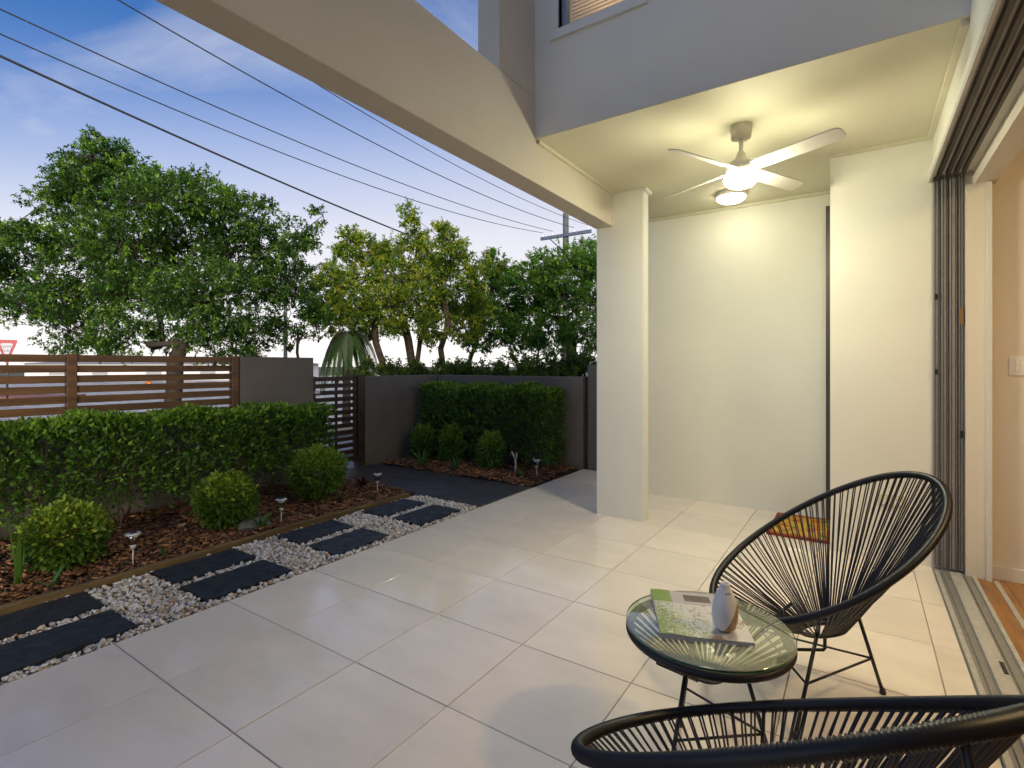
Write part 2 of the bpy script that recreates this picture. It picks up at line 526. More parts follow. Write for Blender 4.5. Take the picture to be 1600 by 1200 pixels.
# dark frame of the side door in the recess
hp(box("side_door_frame", -0.232, -0.201, 4.905, 4.9485, 0.0, 2.545, M["alu_dark"]))
# window in the upper wall
win = hp(MB().box(WX0 - 0.055, WX0, FY - 0.018, FY + 0.10, WZ0 - 0.055, WZ1 + 0.05)
         .box(WX1, WX1 + 0.055, FY - 0.018, FY + 0.10, WZ0 - 0.055, WZ1 + 0.05)
         .box(WX0 + 0.0005, WX1 - 0.0005, FY - 0.018, FY + 0.10, WZ0 - 0.055, WZ0)
         .box(WX0 + 0.0005, WX1 - 0.0005, FY - 0.018, FY + 0.10, WZ1, WZ1 + 0.05).build("window", M["trim"]))
sash = MB()
for (a, b, c, d) in ((WX0 + .001, WX0 + .036, WZ0 + .001, WZ1 - .001), (WX1 - .036, WX1 - .001, WZ0 + .001, WZ1 - .001),
                     (WX0 + .0365, WX1 - .0365, WZ0 + .001, WZ0 + .036), (WX0 + .0365, WX1 - .0365, WZ1 - .036, WZ1 - .001)):
    sash.box(a, b, FY + 0.035, FY + 0.075, c, d)
sash.build("sash", mat("sash_paint", (0.30, 0.34, 0.42), 0.35), win)
box("pane", WX0 + 0.036, WX1 - 0.036, FY + 0.052, FY + 0.058, WZ0 + 0.036, WZ1 - 0.036, glass_mat("window_glass", (0.95, 0.97, 1.0), alpha_mix=0.06), win)
blind_me = MB().add([(-0.21, -0.011, -0.006), (0.21, -0.011, -0.006), (0.21, 0.011, 0.006), (-0.21, 0.011, 0.006),
                     (-0.21, -0.011, -0.0045), (0.21, -0.011, -0.0045), (0.21, 0.011, 0.0075), (-0.21, 0.011, 0.0075)],
                    [(0, 3, 2, 1), (4, 5, 6, 7), (0, 1, 5, 4), (2, 3, 7, 6), (0, 4, 7, 3), (1, 2, 6, 5)]).mesh("blind_slat")
bl_m = mat("blind_cream", (0.72, 0.60, 0.46), 0.6)
for i in range(42):
    b_ = link("blind_slat", blind_me, bl_m, win, loc=((WX0 + WX1) / 2, FY + 0.105, WZ0 + 0.045 + i * 0.023))

up = empty("upstairs_lamp", (-1.25, 3.7, 4.45)); tag(up, "lit round lamp inside the upstairs room behind the blind", "lamp")
MB().lathe([(0.0, -0.12), (0.08, -0.09), (0.12, 0.0), (0.08, 0.09), (0.0, 0.12)], 24).build("globe", emit_mat("upstairs_glow", (1.0, 0.66, 0.34), 5.0), up)
MB().tube([(0, 0, 0.119), (0, 0, 0.75)], 0.008, 8).build("cord", M["white"], up)
# ------------------------------------------------------------------ light fittings
fan = empty("ceiling_fan", (-0.59, 3.32, CZ))
tag(fan, "white four blade ceiling fan with glowing round light globe", "ceiling fan")
MB().lathe([(0.0, -0.003), (0.060, -0.003), (0.062, -0.02), (0.055, -0.075), (0.045, -0.082), (0.0, -0.083)], 32).build("canopy", M["fan"], fan)
MB().tube([(0, 0, -0.08), (0, 0, -0.20)], 0.012, 12).build("downrod", M["fan"], fan)
MB().lathe([(0.013, -0.155), (0.020, -0.16), (0.032, -0.20), (0.034, -0.205), (0.0, -0.205)], 24).build("yoke_cover", M["fan"], fan)
MB().lathe([(0.0, -0.203), (0.045, -0.206), (0.072, -0.222), (0.084, -0.245), (0.087, -0.285), (0.084, -0.305), (0.0, -0.306)], 40).build("motor_housing", M["fan"], fan)
gl = MB().lathe([(0.086, -0.3075), (0.0945, -0.308), (0.096, -0.320), (0.088, -0.338), (0.068, -0.356), (0.040, -0.368), (0.0, -0.372)], 36)
gl.build("light_globe", emit_mat("lit_globe", LAMP, 50.0), fan)
for i in range(4):
    a = R(-26 + 90 * i)
    b = MB()
    secs = []
    for (r, w) in ((0.085, 0.070), (0.16, 0.084), (0.35, 0.090), (0.54, 0.092), (0.568, 0.082), (0.58, 0.052)):
        secs.append((r, w))
    vs = []; pit = R(-20)
    for (r, w) in secs:
        for (s, t) in ((-0.5, 0.003), (0.5, 0.003), (0.5, -0.003), (-0.5, -0.003)):
            vs.append((r, s * w * math.cos(pit), s * w * math.sin(pit) + t))
    fs = [(0, 1, 2, 3), (20, 23, 22, 21)]
    for k in range(5):
        for q in range(4):
            p = (q + 1) % 4
            fs.append((k * 4 + q, k * 4 + 4 + q, k * 4 + 4 + p, k * 4 + p))
    b.add(vs, fs)
    o = b.build("blade", M["fan"], fan)
    o.location = (0, 0, -0.262); o.rotation_euler = (0, 0, a)

oy = empty("ceiling_light", (-0.885, 4.56, CZ))
tag(oy, "small round lit ceiling light behind the fan", "ceiling light")
MB().lathe([(0.0, -0.0035), (0.118, -0.0035), (0.120, -0.035), (0.112, -0.038), (0.0, -0.038)], 36).build("base_ring", M["fan"], oy)
MB().lathe([(0.110, -0.039), (0.108, -0.055), (0.085, -0.072), (0.045, -0.081), (0.0, -0.083)], 36).build("diffuser", emit_mat("lit_diffuser", LAMP, 5.5), oy)

dl = empty("room_downlight", (1.7, 2.2, 2.70))
tag(dl, "warm round ceiling light inside the room", "ceiling light")
MB().lathe([(0.0, -0.003), (0.17, -0.003), (0.17, -0.03), (0.0, -0.031)], 32).build("base_ring", M["white"], dl)
MB().lathe([(0.155, -0.032), (0.15, -0.05), (0.10, -0.07), (0.0, -0.078)], 32).build("diffuser", emit_mat("warm_diffuser", (1.0, 0.70, 0.33), 34.0), dl)
#PART2

# ------------------------------------------------------------------ garden ground: bed, gravel, path
bed = MB().box(-5.05, -3.62, -3.0, 3.70, -0.07, 0.008).box(-5.05, -2.797, 4.54, 5.60, -0.07, 0.008).build("garden_bed", M["soil"])
tag(bed, "dark soil of the garden beds under the bark", "soil", kind="structure")
gb = MB().box(-3.56, -2.797, -3.0, 3.66, -0.07, -0.022).build("gravel_base", mat("gravel_base", (0.33, 0.29, 0.24), 0.9, noise=60, amt=0.3))
tag(gb, "sand base below the white pebbles", "ground", kind="structure")

SLABS = [(y0, y1) for (y0, y1) in ((-0.22, 0.27), (0.56, 1.05), (1.375, 1.865), (2.18, 2.65), (2.955, 3.455))]
SX = ((-3.535, -3.255), (-3.165, -2.86))


def in_slab(x, y, m=0.0):
    k = np.zeros(len(x), bool)
    for (a, b) in SLABS:
        for (c, d) in SX:
            k |= (x > c - m) & (x < d + m) & (y > a - m) & (y < b + m)
    return k


def ico(level):
    bm = bmesh.new(); bmesh.ops.create_icosphere(bm, subdivisions=level, radius=1.0)
    v = np.array([p.co[:] for p in bm.verts]); f = np.array([[q.index for q in p.verts] for p in bm.faces]); bm.free()
    return v, f


def rot_mats(n, flat=False):
    a = rng.uniform(0, 2 * np.pi, n)
    t = rng.normal(0, 0.35 if flat else 1.6, n); u = rng.uniform(0, 2 * np.pi, n)
    ca, sa, ct, st, cu, su = np.cos(a), np.sin(a), np.cos(t), np.sin(t), np.cos(u), np.sin(u)
    Rz = np.zeros((n, 3, 3)); Rz[:, 0, 0] = ca; Rz[:, 0, 1] = -sa; Rz[:, 1, 0] = sa; Rz[:, 1, 1] = ca; Rz[:, 2, 2] = 1
    Rx = np.zeros((n, 3, 3)); Rx[:, 0, 0] = 1; Rx[:, 1, 1] = ct; Rx[:, 1, 2] = -st; Rx[:, 2, 1] = st; Rx[:, 2, 2] = ct
    Ru = np.zeros((n, 3, 3)); Ru[:, 0, 0] = cu; Ru[:, 0, 1] = -su; Ru[:, 1, 0] = su; Ru[:, 1, 1] = cu; Ru[:, 2, 2] = 1
    return Rz @ Rx @ Ru


def scatter(name, shape, P, S, C, m, label, cat, flat=False, smooth=True, jit=0.12):
    v, f = shape; n = len(P)
    V = v[None] * S[:, None, :] * (1 + rng.normal(0, jit, (n, len(v), 1)))
    V = np.einsum("nij,nkj->nki", rot_mats(n, flat), V) + P[:, None, :]
    F = (f[None] + (np.arange(n) * len(v))[:, None, None]).reshape(-1, f.shape[1])
    o = link(name, np_mesh(name, V.reshape(-1, 3), F, smooth, np.repeat(C, len(v), 0)), m)
    tag(o, label, cat, kind="stuff")
    return o


# white pebbles
n = 21000
x = rng.uniform(-3.555, -2.80, n); y = rng.uniform(-0.3, 3.64, n) ** 1.0
keep = ~in_slab(x, y, 0.012)
x, y = x[keep], y[keep]; n = len(x)
s = np.clip(rng.lognormal(math.log(0.0088), 0.30, n), 0.005, 0.018)
S = np.stack([s * rng.uniform(0.9, 1.4, n), s, s * rng.uniform(0.55, 0.85, n)], 1)
P = np.stack([x, y, rng.uniform(-0.018, 0.004, n) + s * 0.35], 1)
pal = np.array([(0.76, 0.73, 0.68), (0.68, 0.61, 0.52), (0.50, 0.38, 0.26), (0.36, 0.35, 0.34), (0.72, 0.70, 0.68), (0.46, 0.29, 0.17), (0.22, 0.21, 0.20)])
C = pal[rng.choice(7, n, p=(0.32, 0.24, 0.14, 0.06, 0.18, 0.05, 0.01))] * rng.uniform(0.85, 1.1, (n, 1))
scatter("gravel", ico(1), P, S, np.clip(C, 0, 1), M["pebble"], "white and tan pebbles between the dark stepping slabs", "gravel")

# slabs
names = ["nearest the camera", "one in from the left frame edge", "midway along the pebbles", "third along the pebbles", "next to the paved path"]
for k, (a, b) in enumerate(SLABS):
    for j, (c, d) in enumerate(SX):
        if k == 0: continue
        w, h = d - c, b - a
        bm = bmesh.new(); nx, ny = 8, 12
        vv = [[None] * (ny + 1) for _ in range(nx + 1)]
        for ix in range(nx + 1):
            for iy in range(ny + 1):
                px, py = c + w * ix / nx, a + h * iy / ny
                e = 0.006
                if ix in (0, nx): px += random.uniform(-e, e)
                if iy in (0, ny): py += random.uniform(-e, e)
                vv[ix][iy] = bm.verts.new((px, py, 0.012 + random.uniform(-0.0012, 0.0012)))
        for ix in range(nx):
            for iy in range(ny):
                bm.faces.new((vv[ix][iy], vv[ix + 1][iy], vv[ix + 1][iy + 1], vv[ix][iy + 1]))
        r = bmesh.ops.extrude_face_region(bm, geom=list(bm.faces))
        for q in [g_ for g_ in r["geom"] if isinstance(g_, bmesh.types.BMVert)]: q.co.z -= 0.034
        bmesh.ops.recalc_face_normals(bm, faces=list(bm.faces))
        me = bpy.data.meshes.new("stepping_slab"); bm.to_mesh(me); bm.free()
        o = link("stepping_slab", me, M["slate"])
        side = "beside the bark bed" if j == 0 else "beside the patio tiles"
        pos = {1: "nearest pair at the left frame edge", 2: "second pair from the left", 3: "third pair from the left", 4: "last pair by the paved path"}[k]
        tag(o, "dark slate stepping slab %s, %s" % (side, pos), "stepping slab", "stepping slabs in the pebbles")

# edging log
pts = []
for i in range(40):
    yy = -1.2 + i * (3.56 + 1.2) / 39
    pts.append((-3.592 + 0.008 * math.sin(yy * 2.3) + random.uniform(-.003, .003), yy, 0.016 + 0.004 * math.sin(yy * 3.1)))
e_ = MB()
vs = []; fs = []
prof = ((-0.018, -0.08), (-0.020, 0.018), (-0.013, 0.026), (0.012, 0.027), (0.020, 0.017), (0.019, -0.08))
for (px, py, pz) in pts:
    for (dx, dz) in prof: vs.append((px + dx + random.uniform(-.002, .002), py, pz + dz + random.uniform(-.002, .002)))
for i in range(39):
    for q in range(5):
        fs.append((i * 6 + q, i * 6 + 6 + q, i * 6 + 7 + q, i * 6 + 1 + q))
fs += [tuple(range(6)), tuple(reversed(range(39 * 6, 39 * 6 + 6)))]
e_.add(vs, fs)
o = e_.build("garden_edging", M["log"])
tag(o, "mossy brown timber edging between bark bed and pebbles", "garden edging")

# paved path to the gate
pth = box("path", -5.15, -2.797, 3.672, 4.535, -0.07, 0.0, M["grout"])
tag(pth, "dark paved path leading from the patio to the gate", "path", kind="structure")
xs = [-5.148, -4.55, -3.95, -3.37, -2.799]
for i in range(4):
    for (a, b) in ((3.674, 4.10), (4.104, 4.533)):
        bbox("paver", xs[i] + 0.002, xs[i + 1] - 0.002, a, b, -0.03, 0.006 + random.uniform(0, .0008), M["paver"], pth, 0.002)
st = box("gate_step", -5.9, -5.152, 3.5, 4.5, -0.07, -0.01, M["concrete"])
tag(st, "pale concrete step under the slatted gate", "step", kind="structure")

# bark mulch
n = 20000
x = rng.uniform(-5.0, -3.63, n); y = rng.uniform(-0.6, 3.64, n)
n2 = 6500
x = np.r_[x, rng.uniform(-5.03, -2.80, n2)]; y = np.r_[y, rng.uniform(4.50, 5.58, n2)]
n = len(x)
mound = 0.03 * np.sin(x * 5) * np.sin(y * 3.3) + 0.015
s = np.clip(rng.lognormal(math.log(0.012), 0.45, n), 0.007, 0.05)
S = np.stack([s * rng.uniform(0.8, 1.7, n), s * rng.uniform(0.35, 0.8, n), s * rng.uniform(0.10, 0.3, n)], 1)
P = np.stack([x, y, 0.012 + np.maximum(mound, 0) * rng.uniform(0.3, 1, n) + rng.uniform(0, 0.018, n)], 1)
pal = np.array([(0.18, 0.075, 0.030), (0.26, 0.118, 0.046), (0.10, 0.045, 0.022), (0.38, 0.20, 0.09), (0.045, 0.026, 0.017), (0.34, 0.21, 0.12)])
C = pal[rng.choice(6, n, p=(0.3, 0.22, 0.2, 0.1, 0.13, 0.05))] * rng.uniform(0.75, 1.2, (n, 1))
scatter("bark_mulch", ico(1), P, S, np.clip(C, 0, 1), M["mulch"], "reddish brown bark chips covering the garden beds", "mulch", flat=True, smooth=False, jit=0.2)

# ------------------------------------------------------------------ fence, walls, gate
FX = -5.15
lw = box("low_wall", FX - 0.20, FX - 0.03, -6.0, 2.778, GZ - 0.05, 0.775, M["fence_wall"])
tag(lw, "low dark rendered wall under the brown slats", "wall")
pr = bbox("wall_pier", FX - 0.19, FX + 0.012, 2.782, 3.615, GZ - 0.05, 1.343, M["fence_wall"], None, 0.004)
tag(pr, "grey rendered wall panel between slat fence and gate", "wall")
gw = bbox("garden_wall", FX - 0.18, FX, 4.36, 5.70, GZ - 0.05, 1.118, M["fence_wall"], None, 0.004)
tag(gw, "brown grey rendered wall running back from the gate post", "wall")
bw = bbox("boundary_wall", FX - 0.179, -2.79, 5.702, 5.86, GZ - 0.05, 1.116, M["fence_wall"], None, 0.004)
tag(bw, "grey boundary wall behind the back hedge", "wall")
bw2 = bbox("boundary_wall", -2.755, -1.2, 5.74, 5.90, GZ - 0.05, 1.262, M["fence_wall"], None, 0.004)
tag(bw2, "taller grey boundary wall end beside the cream pillar", "wall")
wp = bbox("wall_post", -2.789, -2.756, 5.70, 5.82, -0.05, 1.12, M["gate"], None, 0.002)
tag(wp, "narrow brown post closing the boundary wall joint", "post")

fence = empty("slat_fence", (FX, 0.0, 0.80))
tag(fence, "brown horizontal slat fence on the low wall", "fence")
def fchild(o):
    o.parent = fence; o.matrix_parent_inverse = Matrix.Translation((-FX, 0, -0.80)); return o
posts = [-2.5, -1.2, 0.1, 1.452, 2.735]
for py in posts:
    fchild(bbox("fence_post", FX - 0.055, FX + 0.010, py - 0.032, py + 0.032, 0.776, 1.345, M["slat"], None, 0.003))
for i in range(len(posts) - 1):
    for k in range(7):
        z1 = 1.337 - 0.0812 * k
        me = bev_mesh("fence_slat", FX - 0.034, FX - 0.008, posts[i] + 0.033, posts[i + 1] - 0.033, z1 - 0.057, z1, 0.002)
        o = fchild(link("fence_slat", me, M["slat"])); o.location.z += random.uniform(-.001, .001)

gate = empty("slatted_gate", (FX, 4.0, 0.05))
tag(gate, "dark brown slatted gate between the two grey walls", "gate")
def gchild(o):
    o.parent = gate; o.matrix_parent_inverse = Matrix.Translation((-FX, -4.0, -0.05)); return o
gchild(bbox("gate_post", FX - 0.07, FX + 0.012, 4.245, 4.352, GZ, 1.135, M["gate"], None, 0.003))
gchild(bbox("gate_stile", FX - 0.05, FX - 0.008, 3.622, 3.660, 0.06, 1.128, M["gate"], None, 0.003))
gchild(bbox("gate_stile", FX - 0.05, FX - 0.008, 4.205, 4.242, 0.06, 1.128, M["gate"], None, 0.003))
gchild(bbox("gate_mid_rail", FX - 0.058, FX - 0.045, 3.95, 3.985, 0.07, 1.12, M["gate"], None, 0.002))
for k in range(13):
    z1 = 1.122 - 0.0812 * k
    gchild(bbox("gate_slat", FX - 0.043, FX - 0.015, 3.661, 4.204, z1 - 0.050, z1, M["gate"], None, 0.002))
gchild(bbox("gate_latch", FX - 0.006, FX + 0.018, 3.63, 3.70, 0.93, 0.96, M["alu_light"], None, 0.002))


# ------------------------------------------------------------------ leaves
def leaf_mesh(name, P, D, Nn, L, W, C):
    D = D / np.linalg.norm(D, axis=1, keepdims=True)
    S = np.cross(D, Nn); S /= np.linalg.norm(S, axis=1, keepdims=True) + 1e-9
    Nn = np.cross(S, D)
    L = L[:, None]; W = W[:, None]
    V = np.stack([P, P + D * L * 0.45 + S * W * 0.5 + Nn * W * 0.16, P + D * L - Nn * L * 0.10, P + D * L * 0.45 - S * W * 0.5 + Nn * W * 0.16], 1)
    F = np.arange(len(P) * 4).reshape(-1, 4)
    return np_mesh(name, V.reshape(-1, 3), F, False, np.repeat(C, 4, 0))


def unit(v): return v / (np.linalg.norm(v, axis=-1, keepdims=True) + 1e-9)


def shade(n, base, young=None, mask=None, var=0.28):
    C = np.array(base)[None] * rng.uniform(1 - var, 1 + var, (n, 1)) * rng.uniform(0.92, 1.08, (n, 3))
    if young is not None:
        k = (rng.random(n) < mask)
        C[k] = np.array(young)[None] * rng.uniform(0.7, 1.25, (k.sum(), 1))
    return np.clip(C, 0, 1)


def stems(mb, base, top, r0, r1, wob=0.02, seg=5, sides=5):
    pts = []
    for i in range(seg + 1):
        t = i / seg
        p = Vector(base).lerp(Vector(top), t)
        if 0 < i < seg: p += Vector((random.gauss(0, wob), random.gauss(0, wob), 0))
        pts.append(p)
    mb.tube(pts, [r0 + (r1 - r0) * i / seg for i in range(seg + 1)], sides)


def hedge(name, label, x0, x1, y0, y1, z_of, nleaf, base, young, long_axis, low_gap, nstem, leafL=0.036):
    """clipped hedge: leaves near the outside of a wobbly box, thinner below"""
    root = empty(name, ((x0 + x1) / 2, (y0 + y1) / 2, 0.0))
    tag(root, label, "hedge")
    off = Matrix.Translation(-root.location)
    u = rng.random((nleaf * 3, 3))
    X = x0 + (x1 - x0) * u[:, 0]; Y = y0 + (y1 - y0) * u[:, 1]
    lon = Y if long_axis == "y" else X
    top = z_of(lon) + 0.025 * np.sin(lon * 9.1 + 1) + 0.018 * np.sin(lon * 23.7)
    Zt = u[:, 2]
    Z = top * (1 - Zt ** 1.35) + 0.0
    # distance to the shell
    dx = np.minimum(X - x0, x1 - X); dy = np.minimum(Y - y0, y1 - Y); dz = top - Z
    wob = 0.035 * np.sin(lon * 7.3 + Z * 9) + 0.03 * np.sin(lon * 17 - Z * 14 + 2) + 0.02 * np.sin(Z * 31 + lon * 5)
    d = np.minimum(np.minimum(dx, dy), dz) + wob * 0.5
    dens = np.exp(-np.maximum(d, 0) / 0.07) * (d > -0.02)
    gap = np.clip((Z - low_gap[0]) / (low_gap[1] - low_gap[0]), 0.0, 1)
    patch = 0.5 + 0.5 * np.sin(lon * 4.1 + 0.7) * np.sin(lon * 1.7 + 2)
    dens *= np.clip(gap + 0.30 * patch * (Z > 0.06), 0, 1)
    clump = 0.45 + 0.55 * np.sin(X * 23 + 3 * np.sin(Y * 11)) * np.sin(Y * 19 + Z * 13) * np.sin(Z * 21 + X * 7)
    k = rng.random(len(X)) < dens * clump * 1.5
    X, Y, Z, d, top = X[k][:nleaf], Y[k][:nleaf], Z[k][:nleaf], d[k][:nleaf], top[k][:nleaf]
    n = len(X)
    cx, cy = (x0 + x1) / 2, (y0 + y1) / 2
    out = np.stack([(X - cx) / (x1 - x0) * 1.6, (Y - cy) / (y1 - y0) * 1.6, (Z - top * 0.55) / top * 1.4 + 0.3], 1)
    D = unit(unit(out) + rng.normal(0, 0.6, (n, 3)) + np.array([0, 0, 0.15]))
    Nn = unit(rng.normal(0, 0.6, (n, 3)) + np.array([0, 0, 0.9]) + unit(out) * 0.5)
    L = leafL * rng.uniform(0.7, 1.35, n); W = L * rng.uniform(0.42, 0.6, n)
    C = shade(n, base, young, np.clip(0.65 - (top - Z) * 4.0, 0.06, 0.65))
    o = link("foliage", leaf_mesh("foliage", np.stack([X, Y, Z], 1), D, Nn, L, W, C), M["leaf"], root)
    o.matrix_parent_inverse = off
    for i in range(nstem):
        t = (i + 0.5) / nstem
        bx, by = (cx + random.uniform(-.05, .05), y0 + (y1 - y0) * t) if long_axis == "y" else (x0 + (x1 - x0) * t, cy + random.uniform(-.05, .05))
        sm = MB()
        for q in range(4):
            stems(sm, (bx + random.uniform(-.03, .03), by + random.uniform(-.04, .04), 0.0),
                  (bx + random.uniform(-.14, .14), by + random.uniform(-.22, .22), random.uniform(0.55, 0.78)), 0.011, 0.004)
        o = sm.build("stem", M["bark_pale"], root); o.matrix_parent_inverse = off
    return root


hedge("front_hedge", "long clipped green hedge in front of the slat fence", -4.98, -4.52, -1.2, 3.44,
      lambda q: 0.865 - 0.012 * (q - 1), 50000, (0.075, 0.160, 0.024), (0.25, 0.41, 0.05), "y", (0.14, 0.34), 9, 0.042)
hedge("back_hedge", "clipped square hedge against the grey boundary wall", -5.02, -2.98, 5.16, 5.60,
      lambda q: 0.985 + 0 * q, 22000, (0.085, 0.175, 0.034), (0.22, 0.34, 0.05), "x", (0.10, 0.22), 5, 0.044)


def ball_shrub(name, label, c, rx, rz, nleaf, base, young, group):
    root = empty(name, (c[0], c[1], 0.0)); tag(root, label, "shrub", group)
    v = unit(rng.normal(0, 1, (nleaf, 3)))
    r = 1 - np.abs(rng.normal(0, 0.16, nleaf)) * np.where(rng.random(nleaf) < 0.3, 2.6, 1.0)
    r *= 1 + 0.14 * np.sin(v[:, 0] * 6 + v[:, 2] * 5 + c[1] * 7) * np.sin(v[:, 1] * 7 + 1 + c[1] * 3) + 0.06 * np.sin(v[:, 2] * 17 + v[:, 0] * 13)
    k = r > 0.35
    v, r = v[k], r[k]; n = len(r)
    clump = 0.6 + 0.4 * np.sin(v[:, 0] * 16) * np.sin(v[:, 1] * 17 + 1) * np.sin(v[:, 2] * 15)
    k = rng.random(n) < clump
    v, r = v[k], r[k]; n = len(r)
    P = v * r[:, None] * np.array([rx, rx, rz]) + np.array([0, 0, c[2]])
    P[:, 2] = np.maximum(P[:, 2], 0.015)
    D = unit(v + rng.normal(0, 0.55, (n, 3)) + np.array([0, 0, 0.25]))
    Nn = unit(rng.normal(0, 0.6, (n, 3)) + np.array([0, 0, 0.8]))
    L = 0.032 * rng.uniform(0.7, 1.4, n)
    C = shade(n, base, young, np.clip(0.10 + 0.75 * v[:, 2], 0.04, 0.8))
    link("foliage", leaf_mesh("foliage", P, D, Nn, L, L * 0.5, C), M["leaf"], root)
    sm = MB()
    for q in range(6):
        a = q * 1.05
        stems(sm, (random.uniform(-.02, .02), random.uniform(-.02, .02), 0.0), (rx * .6 * math.cos(a), rx * .6 * math.sin(a), c[2] + rz * 0.2), 0.010, 0.003)
    sm.build("stem", M["bark"], root)
    return root


BG, YG = (0.095, 0.18, 0.026), (0.32, 0.40, 0.05)
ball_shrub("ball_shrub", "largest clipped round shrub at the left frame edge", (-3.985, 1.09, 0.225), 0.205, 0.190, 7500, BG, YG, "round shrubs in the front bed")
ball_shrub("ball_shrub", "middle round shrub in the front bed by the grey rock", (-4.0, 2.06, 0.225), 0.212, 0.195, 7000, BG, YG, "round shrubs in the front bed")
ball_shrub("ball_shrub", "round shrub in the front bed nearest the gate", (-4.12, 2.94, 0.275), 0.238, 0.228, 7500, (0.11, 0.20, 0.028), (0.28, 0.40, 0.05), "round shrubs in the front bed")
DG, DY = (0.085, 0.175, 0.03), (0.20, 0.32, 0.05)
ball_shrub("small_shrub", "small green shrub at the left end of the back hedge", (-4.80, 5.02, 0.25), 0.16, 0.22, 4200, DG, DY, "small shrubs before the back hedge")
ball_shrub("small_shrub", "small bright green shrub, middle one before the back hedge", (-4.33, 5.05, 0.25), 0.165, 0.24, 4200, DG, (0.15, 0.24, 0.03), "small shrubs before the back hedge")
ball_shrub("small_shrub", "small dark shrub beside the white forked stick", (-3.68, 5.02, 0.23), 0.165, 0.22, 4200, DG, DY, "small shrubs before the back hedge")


def strap_plant(name, label, c, nl, L, colr, spread=0.9, w=0.011, cat="plant", group=None):
    root = empty(name, c); tag(root, label, cat, group)
    mb = MB(); cs = []
    for i in range(nl):
        a = i * 2.4 + random.uniform(-.3, .3); l_ = L * random.uniform(0.6, 1.1); s_ = spread * random.uniform(0.4, 1.1)
        pts = []
        for k in range(6):
            t = k / 5
            rr = l_ * s_ * t; zz = l_ * (t * 1.15 - s_ * 0.75 * t * t)
            pts.append(Vector((rr * math.cos(a), rr * math.sin(a), max(zz, 0.004))))
        side = Vector((-math.sin(a), math.cos(a), 0))
        vs = []
        for k, p in enumerate(pts):
            ww = w * (1 - (k / 5) ** 2 * 0.95)
            vs += [p - side * ww + Vector((0, 0, ww * .5)), p, p + side * ww + Vector((0, 0, ww * .5))]
        fs = []
        for k in range(5):
            for q in range(2):
                fs.append((k * 3 + q, k * 3 + q + 1, k * 3 + q + 4, k * 3 + q + 3))
        mb.add(vs, fs, True)
    me = mb.mesh("blade")
    a_ = me.attributes.new("Col", "FLOAT_COLOR", "POINT")
    cc = np.ones((len(me.vertices), 4), np.float32)
    cc[:, :3] = np.array(colr)[None] * np.repeat(rng.uniform(0.6, 1.4, (nl, 1)), 18, 0)
    a_.data.foreach_set("color", cc.ravel())
    link("leaves", me, M["leaf"], root)
    return root


GR = (0.075, 0.15, 0.035)
strap_plant("strappy_plant", "green strappy plant beside the dark path, left of the back bed", (-4.42, 4.62, 0.02), 16, 0.30, (0.085, 0.18, 0.045))
strap_plant("strappy_plant", "low strappy plant before the middle of the back hedge", (-3.93, 4.66, 0.02), 12, 0.24, (0.05, 0.12, 0.04))
strap_plant("strappy_plant", "small strappy plant between white stick and stake light", (-3.12, 4.80, 0.02), 9, 0.15, GR)
strap_plant("strappy_plant", "strappy plant by the grey rock and timber edging", (-3.72, 2.17, 0.02), 14, 0.21, (0.07, 0.16, 0.04))
strap_plant("strappy_plant", "tall narrow blades at the left frame edge", (-3.90, 0.86, 0.02), 4, 0.34, (0.09, 0.19, 0.03), 0.25, 0.016)
strap_plant("strappy_plant", "small curved blades beside the edging at far left", (-3.70, 0.95, 0.02), 4, 0.16, (0.06, 0.16, 0.07), 0.9)
strap_plant("strappy_plant", "tuft of thin blades beside the nearest stake light", (-3.68, 1.50, 0.02), 8, 0.13, (0.06, 0.13, 0.03), 0.5, 0.006)
strap_plant("red_plant", "dark red leafed plant beside the gate", (-4.12, 3.46, 0.02), 13, 0.19, (0.07, 0.026, 0.016), 0.8, 0.016)
strap_plant("strappy_plant", "little green tuft in the bark below the last round shrub", (-3.86, 2.98, 0.02), 8, 0.10, (0.05, 0.09, 0.03), 0.6)


def stake_light(c, label):
    root = empty("stake_light", c); tag(root, label, "garden light", "stake lights in the bark")
    MB().tube([(0, 0, -0.02), (0, 0, 0.105)], 0.0045, 8).build("stake", M["alu_light"], root)
    MB().lathe([(0.0, 0.098), (0.010, 0.102), (0.016, 0.118), (0.017, 0.128), (0.010, 0.132), (0.0, 0.132)], 16).build("collar", M["alu_light"], root)
    MB().lathe([(0.0175, 0.131), (0.024, 0.150), (0.032, 0.172), (0.037, 0.190), (0.0355, 0.190), (0.030, 0.172), (0.022, 0.150), (0.016, 0.133)], 20).build("lens", glass_mat("lens_plastic", (0.62, 0.60, 0.55), 0.15, alpha_mix=0.35), root)
    MB().lathe([(0.0, 0.190), (0.041, 0.1905), (0.042, 0.198), (0.030, 0.203), (0.0, 0.2035)], 20).build("cap", M["alu_light"], root)
    MB().box(-0.018, 0.018, -0.018, 0.018, 0.2037, 0.2055).build("solar_panel", mat("solar_cell", (0.02, 0.025, 0.05), 0.15), root)


stake_light((-3.715, 1.345, 0.02), "stake light in the bark beside the largest round shrub")
stake_light((-3.725, 2.335, 0.02), "stake light in the bark right of the middle round shrub")
stake_light((-3.84, 3.40, 0.02), "stake light at the corner of bark bed and dark path")
stake_light((-4.90, 4.95, 0.06), "stake light against the brown grey wall by the small shrubs")
stake_light((-2.955, 4.88, 0.02), "stake light beside the pale patio tiles in the back bed")

